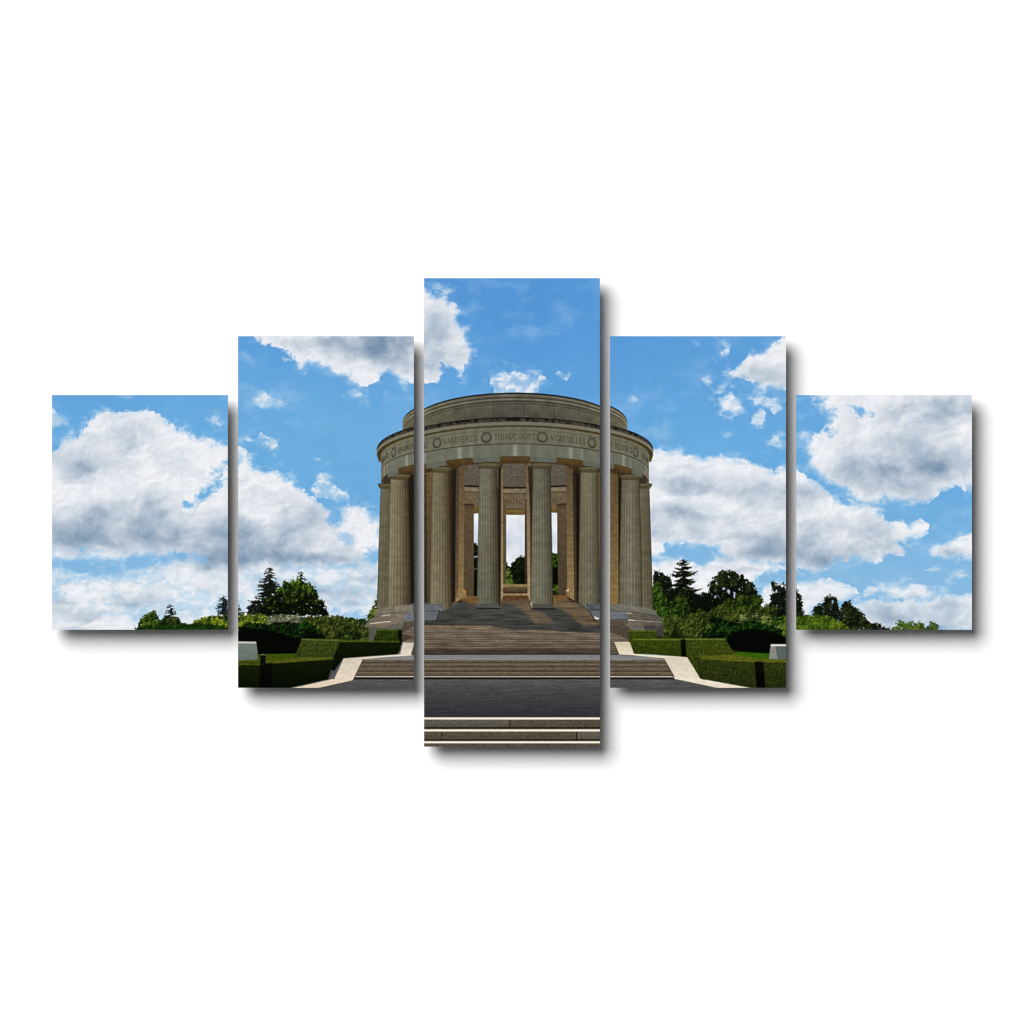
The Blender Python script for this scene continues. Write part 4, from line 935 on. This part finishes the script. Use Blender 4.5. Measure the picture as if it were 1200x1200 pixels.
# hedges
def hedge(front, cf0, cf1, label, top=None, ct=(96, 104, 34), idn=None, k=1.):
    if idn is None:
        idn = new_id("printed_hedge", None, label)
    def tx(u, v):
        return np.clip(1 + k * (.55 * perlin(u / 2.6, v / 2.2, 211) + .5 * perlin(u / 1.3, v / 1.1, 212) + .25 * perlin(u / 9, v / 6, 213)), .2, 2.2)
    cf0 = tuple(x * .9 for x in cf0); cf1 = tuple(x * .9 for x in cf1)
    vgrad(front, cf0, cf1, idn, tx, .8)
    if top is not None:
        vgrad(top, ct, ct, idn, lambda u, v: 1 + .25 * perlin(u / 2.4, v / 1.2, 215) + .2 * perlin(u / 7, v / 2, 216), .7)
    return idn
# left side
i_ = hedge(L((442, 738), (470.5, 738), (470, 756), (436, 756)), (42, 60, 14), (34, 48, 10), "small clipped hedge beside the rotunda base", L((442, 737), (470, 737.4), (470, 739), (440, 739)), (72, 86, 24), k=.8)
hedge(L((466, 738.5), (471, 738), (471, 755), (468, 758)), (12, 18, 6), (12, 16, 6), None, idn=i_, k=.3)
i_ = hedge(L((398, 751), (466, 752), (470, 752), (469, 762), (465, 767), (440, 768.6), (402, 771.6), (392, 786), (385, 784), (384, 770)), (18, 28, 8), (7, 12, 4), "long clipped hedge in shade along the left steps", L((396, 749.8), (440, 751), (468, 751.2), (468, 752.8), (396, 752.2)), (72, 88, 24), k=.45)
i_ = hedge(L((354, 749), (398, 750), (396, 758), (390, 771), (344, 770.6)), (62, 74, 26), (54, 66, 20), "sloping clipped hedge end lit by the sun on the left", L((354, 748.4), (398, 749.6), (398, 751), (353, 750)), (94, 106, 40), k=.6)
i_ = hedge(L((310, 777), (345, 775), (390, 771.5), (394, 772), (388, 784), (384.5, 796.5), (337, 807), (309, 807)), (17, 26, 7), (8, 12, 4), "long low hedge in shade in front of the left lawn", L((311, 775), (340, 771.5), (345, 770.2), (391, 770), (390, 772.6), (345, 776), (311, 778)), (78, 82, 22), k=.45)
i_ = hedge(L((279, 778), (308.5, 778), (308.5, 807), (270, 807)), (24, 34, 9), (10, 15, 4), "dark clipped hedge block in the lower left corner", L((270, 776.6), (309, 776.6), (308, 779.4), (270, 779.6)), (66, 76, 22), k=.5)
vgrad(L((305, 778), (319, 777), (319, 807), (304, 807)), (8, 10, 5), (3, 4, 2), i_, None, 1.5)
# right side
i_ = hedge(Rr((737, 739.4), (768.6, 739), (771.5, 748.6), (772, 752), (737, 752)), (58, 76, 16), (46, 62, 12), "small clipped hedge beside the rotunda base on the right", Rr((737, 738.8), (769, 738.8), (769, 740), (737, 740)), (86, 100, 28), k=.6)
i_ = hedge(Rr((738, 749), (798, 749.4), (798.6, 769.4), (772, 767.4), (743.4, 766), (739, 754)), (60, 76, 18), (44, 58, 12), "clipped hedge block right of the upper steps", Rr((742, 748.2), (800, 748.6), (800, 750.4), (742, 750)), (98, 108, 36), k=.6)
vgrad(Rr((797.6, 749.6), (803.6, 749.8), (805, 769.8), (798.4, 769.4)), (8, 12, 4), (5, 7, 3), i_, None, .9)
i_ = hedge(Rr((803, 749), (850, 749), (855, 757), (861, 766), (861, 768), (820, 770), (816, 772), (826, 797), (820.6, 795), (813, 782), (805, 769.6)), (62, 74, 20), (50, 62, 14), "tall clipped hedge with a sloping end on the right", Rr((803, 748.2), (850, 748.2), (851, 749.8), (803, 749.8)), (100, 108, 42), k=.6)
i_ = hedge(Rr((817, 770.5), (850, 773), (885, 775.5), (887, 807), (880, 806), (850, 800.6), (821, 795.2), (817, 786)), (50, 60, 20), (38, 46, 14), "long low clipped hedge in front of the right lawn", Rr((816, 768.6), (835, 768), (861, 767), (884, 771.4), (896, 775.6), (885, 776), (850, 774.4), (822, 772)), (86, 90, 24), k=.65)
vgrad(Rr((884.4, 775.5), (895, 775.3), (897.6, 807), (886.6, 807)), (10, 12, 6), (3, 4, 2), i_, None, .9)
i_ = hedge(Rr((895, 775.4), (930, 776), (930, 807), (897, 807)), (50, 60, 20), (36, 44, 14), "clipped hedge block in the lower right corner", Rr((890, 772.6), (930, 772), (930, 776.6), (893, 775.8)), (88, 92, 24), k=.7)

# stone blocks and the bollard
s_ = new_id("printed_stone_block", None, "grey stone block with a pale top at the left edge")
vgrad(L((270, 752), (300.2, 752.4), (301.8, 763), (302, 773), (270, 774.6)), (112, 124, 116), (100, 110, 104), s_, PALE)
vgrad(L((270, 751.6), (300, 752), (300.4, 754.2), (270, 754)), (196, 196, 178), (186, 186, 168), s_, None)
line(L((270, 776.2), (308, 776.6)), .8, (20, 24, 10), .7)
s_ = new_id("printed_stone_block", None, "grey stone block with a pale top at the right edge")
vgrad(Rr((903, 756), (930, 756), (930, 772.6), (901.2, 772)), (88, 98, 92), (88, 98, 94), s_, PALE)
vgrad(Rr((903.4, 756), (908.6, 756.6), (911, 772.4), (901.2, 772.2)), (140, 142, 134), (130, 132, 124), s_, PALE)
vgrad(Rr((903.6, 755), (930, 755), (930, 757.2), (903, 757.2)), (236, 232, 218), (220, 216, 202), s_, None)
s_ = new_id("printed_bollard", None, "small dark bollard lamp behind the left hedge")
vgrad(L((304.6, 768), (311.8, 768), (310.8, 778), (305.4, 778)), (16, 18, 20), (6, 7, 8), s_, None)
line(L((305.6, 767.6), (308, 766.8), (310.8, 767.6)), 1., (96, 104, 112), .8)

# the print is slightly sharpened, as photographs are
bl = CAN.copy()
for ax in (0, 1):
    bl = (sh(bl, 1, 0) + sh(bl, -1, 0) + bl * 2) / 4 if ax == 0 else (sh(bl, 0, 1) + sh(bl, 0, -1) + bl * 2) / 4
    bl = (sh(bl, 2, 0) + sh(bl, -2, 0) + bl * 2) / 4 if ax == 0 else (sh(bl, 0, 2) + sh(bl, 0, -2) + bl * 2) / 4
CAN += (CAN - bl) * .55
# fine grain of the print
CAN += (rs.rand(GH, GW, 1).astype(np.float32) - .5) * 5
CAN[:] = np.clip(CAN, 0, 252)
# ==== END PAINTER

# ------------------------------------------------------------------ blender scene
import bpy
S = 0.0015                       # metres per picture unit (a panel is about 31 cm wide)
T = 30 * S                       # the cloth hangs this far in front of the wall
TB = 10 * S                      # depth of the stretcher frame; a batten behind holds it off the wall
LIGHT = 1.144                     # radiance of a perfectly white surface on the wall
scene = bpy.context.scene
COLL = scene.collection

def lin(c):
    c = np.clip(c / 255., 0, 1)
    return np.where(c <= .04045, c / 12.92, ((c + .055) / 1.055) ** 2.4)

def material(name):
    m = bpy.data.materials.new(name); m.use_nodes = True
    return m, m.node_tree, m.node_tree.nodes["Principled BSDF"]

# printed canvas: the ink colour comes from the mesh, a fine weave from a procedural bump
mp, nt, bs = material("printed_canvas")
at = nt.nodes.new("ShaderNodeAttribute"); at.attribute_name = "ink"
nt.links.new(at.outputs["Color"], bs.inputs["Base Color"])
bs.inputs["Roughness"].default_value = .9
bs.inputs["Specular IOR Level"].default_value = 0.0
tc = nt.nodes.new("ShaderNodeTexCoord")
wx = nt.nodes.new("ShaderNodeTexWave"); wx.bands_direction = 'X'; wx.inputs["Scale"].default_value = 420
wz = nt.nodes.new("ShaderNodeTexWave"); wz.bands_direction = 'Z'; wz.inputs["Scale"].default_value = 420
ad = nt.nodes.new("ShaderNodeMath"); ad.operation = 'ADD'
bp = nt.nodes.new("ShaderNodeBump"); bp.inputs["Strength"].default_value = .04; bp.inputs["Distance"].default_value = .0001
nt.links.new(tc.outputs["Object"], wx.inputs["Vector"]); nt.links.new(tc.outputs["Object"], wz.inputs["Vector"])
nt.links.new(wx.outputs["Fac"], ad.inputs[0]); nt.links.new(wz.outputs["Fac"], ad.inputs[1])
nt.links.new(ad.outputs[0], bp.inputs["Height"]); nt.links.new(bp.outputs["Normal"], bs.inputs["Normal"])

# white painted wall
mw, nt, bs = material("white_wall_paint")
nz = nt.nodes.new("ShaderNodeTexNoise"); nz.inputs["Scale"].default_value = 260; nz.inputs["Detail"].default_value = 3
rp = nt.nodes.new("ShaderNodeMapRange"); rp.inputs["To Min"].default_value = .93; rp.inputs["To Max"].default_value = .95
nt.links.new(nz.outputs["Fac"], rp.inputs["Value"]); nt.links.new(rp.outputs["Result"], bs.inputs["Base Color"])
bs.inputs["Roughness"].default_value = .95; bs.inputs["Specular IOR Level"].default_value = 0.0
# plain grey canvas on the sides of the panels
me_, nt, bs = material("grey_edge_canvas")
bs.inputs["Base Color"].default_value = (.09, .09, .09, 1); bs.inputs["Roughness"].default_value = .9; bs.inputs["Specular IOR Level"].default_value = .1
nz = nt.nodes.new("ShaderNodeTexNoise"); nz.inputs["Scale"].default_value = 900
rp = nt.nodes.new("ShaderNodeMapRange"); rp.inputs["To Min"].default_value = .3; rp.inputs["To Max"].default_value = .36
nt.links.new(nz.outputs["Fac"], rp.inputs["Value"]); nt.links.new(rp.outputs["Result"], bs.inputs["Base Color"])
# grey primed wood of the stretcher bars on the back
mb, nt, bs = material("grey_primed_wood")
wv_ = nt.nodes.new("ShaderNodeTexNoise"); wv_.inputs["Scale"].default_value = 30
rp = nt.nodes.new("ShaderNodeValToRGB"); rp.color_ramp.elements[0].color = (.34, .32, .30, 1); rp.color_ramp.elements[1].color = (.48, .46, .43, 1)
nt.links.new(wv_.outputs["Fac"], rp.inputs["Fac"]); nt.links.new(rp.outputs["Color"], bs.inputs["Base Color"])

def sample(pu, pv):
    """ink colour at picture coordinates, bilinear"""
    x = np.clip((pu - U0) * SS - .5, 0, GW - 1.001); y = np.clip((pv - V0) * SS - .5, 0, GH - 1.001)
    xi = x.astype(int); yi = y.astype(int); fx = (x - xi)[..., None]; fy = (y - yi)[..., None]
    return (CAN[yi, xi] * (1 - fx) + CAN[yi, xi + 1] * fx) * (1 - fy) + (CAN[yi + 1, xi] * (1 - fx) + CAN[yi + 1, xi + 1] * fx) * fy

def add_mesh(name, verts, quads, ink, parent, mat=None):
    me = bpy.data.meshes.new(name)
    nv, nf = len(verts), len(quads)
    me.vertices.add(nv); me.vertices.foreach_set("co", verts.astype(np.float32).ravel())
    me.loops.add(nf * 4); me.loops.foreach_set("vertex_index", quads.astype(np.int32).ravel())
    me.polygons.add(nf); me.polygons.foreach_set("loop_start", np.arange(0, nf * 4, 4, dtype=np.int32))
    me.polygons.foreach_set("loop_total", np.full(nf, 4, np.int32))
    me.update(calc_edges=True); me.shade_flat()
    if ink is not None:
        a = me.color_attributes.new("ink", 'FLOAT_COLOR', 'POINT')
        rgba = np.ones((nv, 4), np.float32); rgba[:, :3] = lin(ink) / LIGHT
        a.data.foreach_set("color", rgba.ravel())
    me.materials.append(mat or mp)
    o = bpy.data.objects.new(name, me); COLL.objects.link(o); o.parent = parent
    return o

PITCH = .7
def panel(x0, y0, x1, y1, off, label):
    w, h = x1 - x0, y1 - y0
    root = bpy.data.objects.new("canvas_panel", None); COLL.objects.link(root)
    root.empty_display_size = .02
    root.location = ((x0 + w / 2 - 600) * S, 0, (600 - y1) * S)
    root["label"] = label; root["category"] = "canvas print"; root["group"] = "five canvas panels sharing one picture"
    nx, ny = int(round(w / PITCH)), int(round(h / PITCH))
    gx = np.linspace(0, w, nx + 1); gy = np.linspace(0, h, ny + 1)
    X, Y = np.meshgrid(gx, gy)
    ink = sample(x0 + off + X, y0 + Y)
    co = np.stack([(X - w / 2) * S, np.full_like(X, -T), (h - Y) * S], -1)
    cxm, cym = np.meshgrid((gx[:-1] + gx[1:]) / 2, (gy[:-1] + gy[1:]) / 2)
    fid = IDM[np.clip(((y0 + cym - V0) * SS).astype(int), 0, GH - 1), np.clip(((x0 + off + cxm - U0) * SS).astype(int), 0, GW - 1)].copy()
    # fragments too small to be a region of their own join what they lie on
    ids, cnt = np.unique(fid, return_counts=True)
    for i, c in zip(ids, cnt):
        if c < 60:
            fid[fid == i] = REG[i][1] or 0
    ids = set(np.unique(fid).tolist())
    for i in list(ids):
        if REG[i][1] is not None:
            ids.add(REG[i][1])
    jj, ii = np.meshgrid(np.arange(nx), np.arange(ny))
    base = (ii * (nx + 1) + jj)
    allq = np.stack([base, base + nx + 1, base + nx + 2, base + 1], -1).reshape(-1, 4)
    fl = fid.ravel(); cof = co.reshape(-1, 3); inf = ink.reshape(-1, 3)
    made = {}
    for i in sorted(ids, key=lambda k: (REG[k][1] is not None, k)):
        q = allq[fl == i]
        name, par, lab = REG[i]
        u_, inv = np.unique(q, return_inverse=True)
        o = add_mesh(name, cof[u_], inv.reshape(-1, 4), inf[u_], made[par] if par is not None else root)
        if lab:
            o["label"] = lab
        made[i] = o
    # the canvas wrapped round the edges
    hw, D0, D1 = w / 2 * S, -(T - .0004), -(T - TB)
    vs, qs, ks = [], [], []
    def side(px, pz, cols_):
        n = len(px); b0 = sum(len(v) for v in vs)
        for d in (-T, D0 - .0006, D1):
            vs.append(np.stack([px, np.full(n, d), pz], -1)); ks.append(cols_)
        for r in range(2):
            i0 = b0 + r * n + np.arange(n - 1)
            qs.append(np.stack([i0, i0 + 1, i0 + n + 1, i0 + n], -1))
    side((gx - w / 2) * S, np.full(nx + 1, h * S), ink[0]); side(((gx - w / 2) * S)[::-1], np.zeros(nx + 1), ink[-1][::-1])
    side(np.full(ny + 1, hw), (h - gy) * S, ink[:, -1]); side(np.full(ny + 1, -hw), ((h - gy) * S)[::-1], ink[:, 0][::-1])
    add_mesh("canvas_wrap", np.concatenate(vs), np.concatenate(qs), None, root, me_)
    # wooden stretcher frame inside: four bars behind the cloth
    bw = 12 * S; e = .0006
    def bar(xa, xb, za, zb, name='stretcher_bar', ya=D0, yb=D1 - .0002):
        v = np.array([(x, y, z) for x in (xa, xb) for y in (ya, yb) for z in (za, zb)])
        f = np.array([(0, 1, 3, 2), (4, 6, 7, 5), (0, 4, 5, 1), (2, 3, 7, 6), (0, 2, 6, 4), (1, 5, 7, 3)])
        add_mesh(name, v, f, None, root, mb)
    bar(-hw + e, -hw + bw, e, h * S - e); bar(hw - bw, hw - e, e, h * S - e)
    bar(-hw + bw + e, hw - bw - e, e, bw); bar(-hw + bw + e, hw - bw - e, h * S - bw, h * S - e)
    # wooden batten between the frame and the wall, well inside the outline
    for zc in (.3, .7):
        bar(-hw * .45, hw * .45, h * S * zc - .012, h * S * zc + .012, 'wall_batten', D1 - .0012, -.0002)
    for zc in (.3, .7):
        bar(-hw + bw + e, hw - bw - e, h * S * zc - .014, h * S * zc + .014, 'stretcher_bar', D0, D1 - .0014)
    return root

panel(61, 463, 267, 738, 24, "small outer left canvas, nearly all white and grey clouds over a low strip of trees")
panel(279, 394, 485, 806, 12, "left medium canvas showing a round green tree, hedges and the rotunda's left edge")
panel(497, 326, 703, 875, 0, "tallest centre canvas showing the rotunda's front columns, THIAUCOURT lettering and steps")
panel(715, 394, 921, 806, -12, "right medium canvas showing dark pines, sunlit hedges and the rotunda's right edge")
panel(933, 463, 1139, 738, -24, "small outer right canvas with big clouds above dark trees in its lower left corner")

# wall slab behind the canvases
v = np.array([(x, y, z) for x in (-9., 9.) for y in (0., .12) for z in (-6., 6.)])
f = np.array([(0, 1, 3, 2), (4, 6, 7, 5), (0, 4, 5, 1), (2, 3, 7, 6), (0, 2, 6, 4), (1, 5, 7, 3)])
wall = add_mesh("wall", v, f, None, None, mw); wall["kind"] = "structure"

# ------------------------------------------------------------------ light and camera
w = bpy.data.worlds.new("World"); scene.world = w; w.use_nodes = True
w.node_tree.nodes["Background"].inputs["Color"].default_value = (1, 1, 1, 1)
w.node_tree.nodes["Background"].inputs["Strength"].default_value = .10
L_ = bpy.data.lights.new("studio_softbox", 'SUN'); L_.energy = 4.14; L_.angle = math.radians(43); L_.color = (1, 1, 1)
lo_ = bpy.data.objects.new("studio_softbox", L_); COLL.objects.link(lo_)
from mathutils import Vector
off_x, off_z = 15., 16.5        # shadow offset in picture units at the depth T
dirv = Vector((off_x, 30., -off_z)).normalized()
lo_.rotation_euler = dirv.to_track_quat('-Z', 'Y').to_euler(); lo_.location = (-2, -4, 2)
cam = bpy.data.cameras.new("camera"); co_ = bpy.data.objects.new("camera", cam); COLL.objects.link(co_)
co_.location = (0, -45, 0); co_.rotation_euler = (math.pi / 2, 0, 0)
cam.lens = 36 * (45 - T) / (1200 * S); cam.sensor_width = 36; cam.clip_end = 100; cam.clip_start = .1
scene.camera = co_
scene.view_settings.view_transform = 'Standard'; scene.view_settings.look = 'None'
scene.view_settings.exposure = 0; scene.view_settings.gamma = 1; scene.view_settings.use_curve_mapping = False
scene.render.engine = 'CYCLES'; scene.cycles.filter_width = 1.2
scene.cycles.use_denoising = True
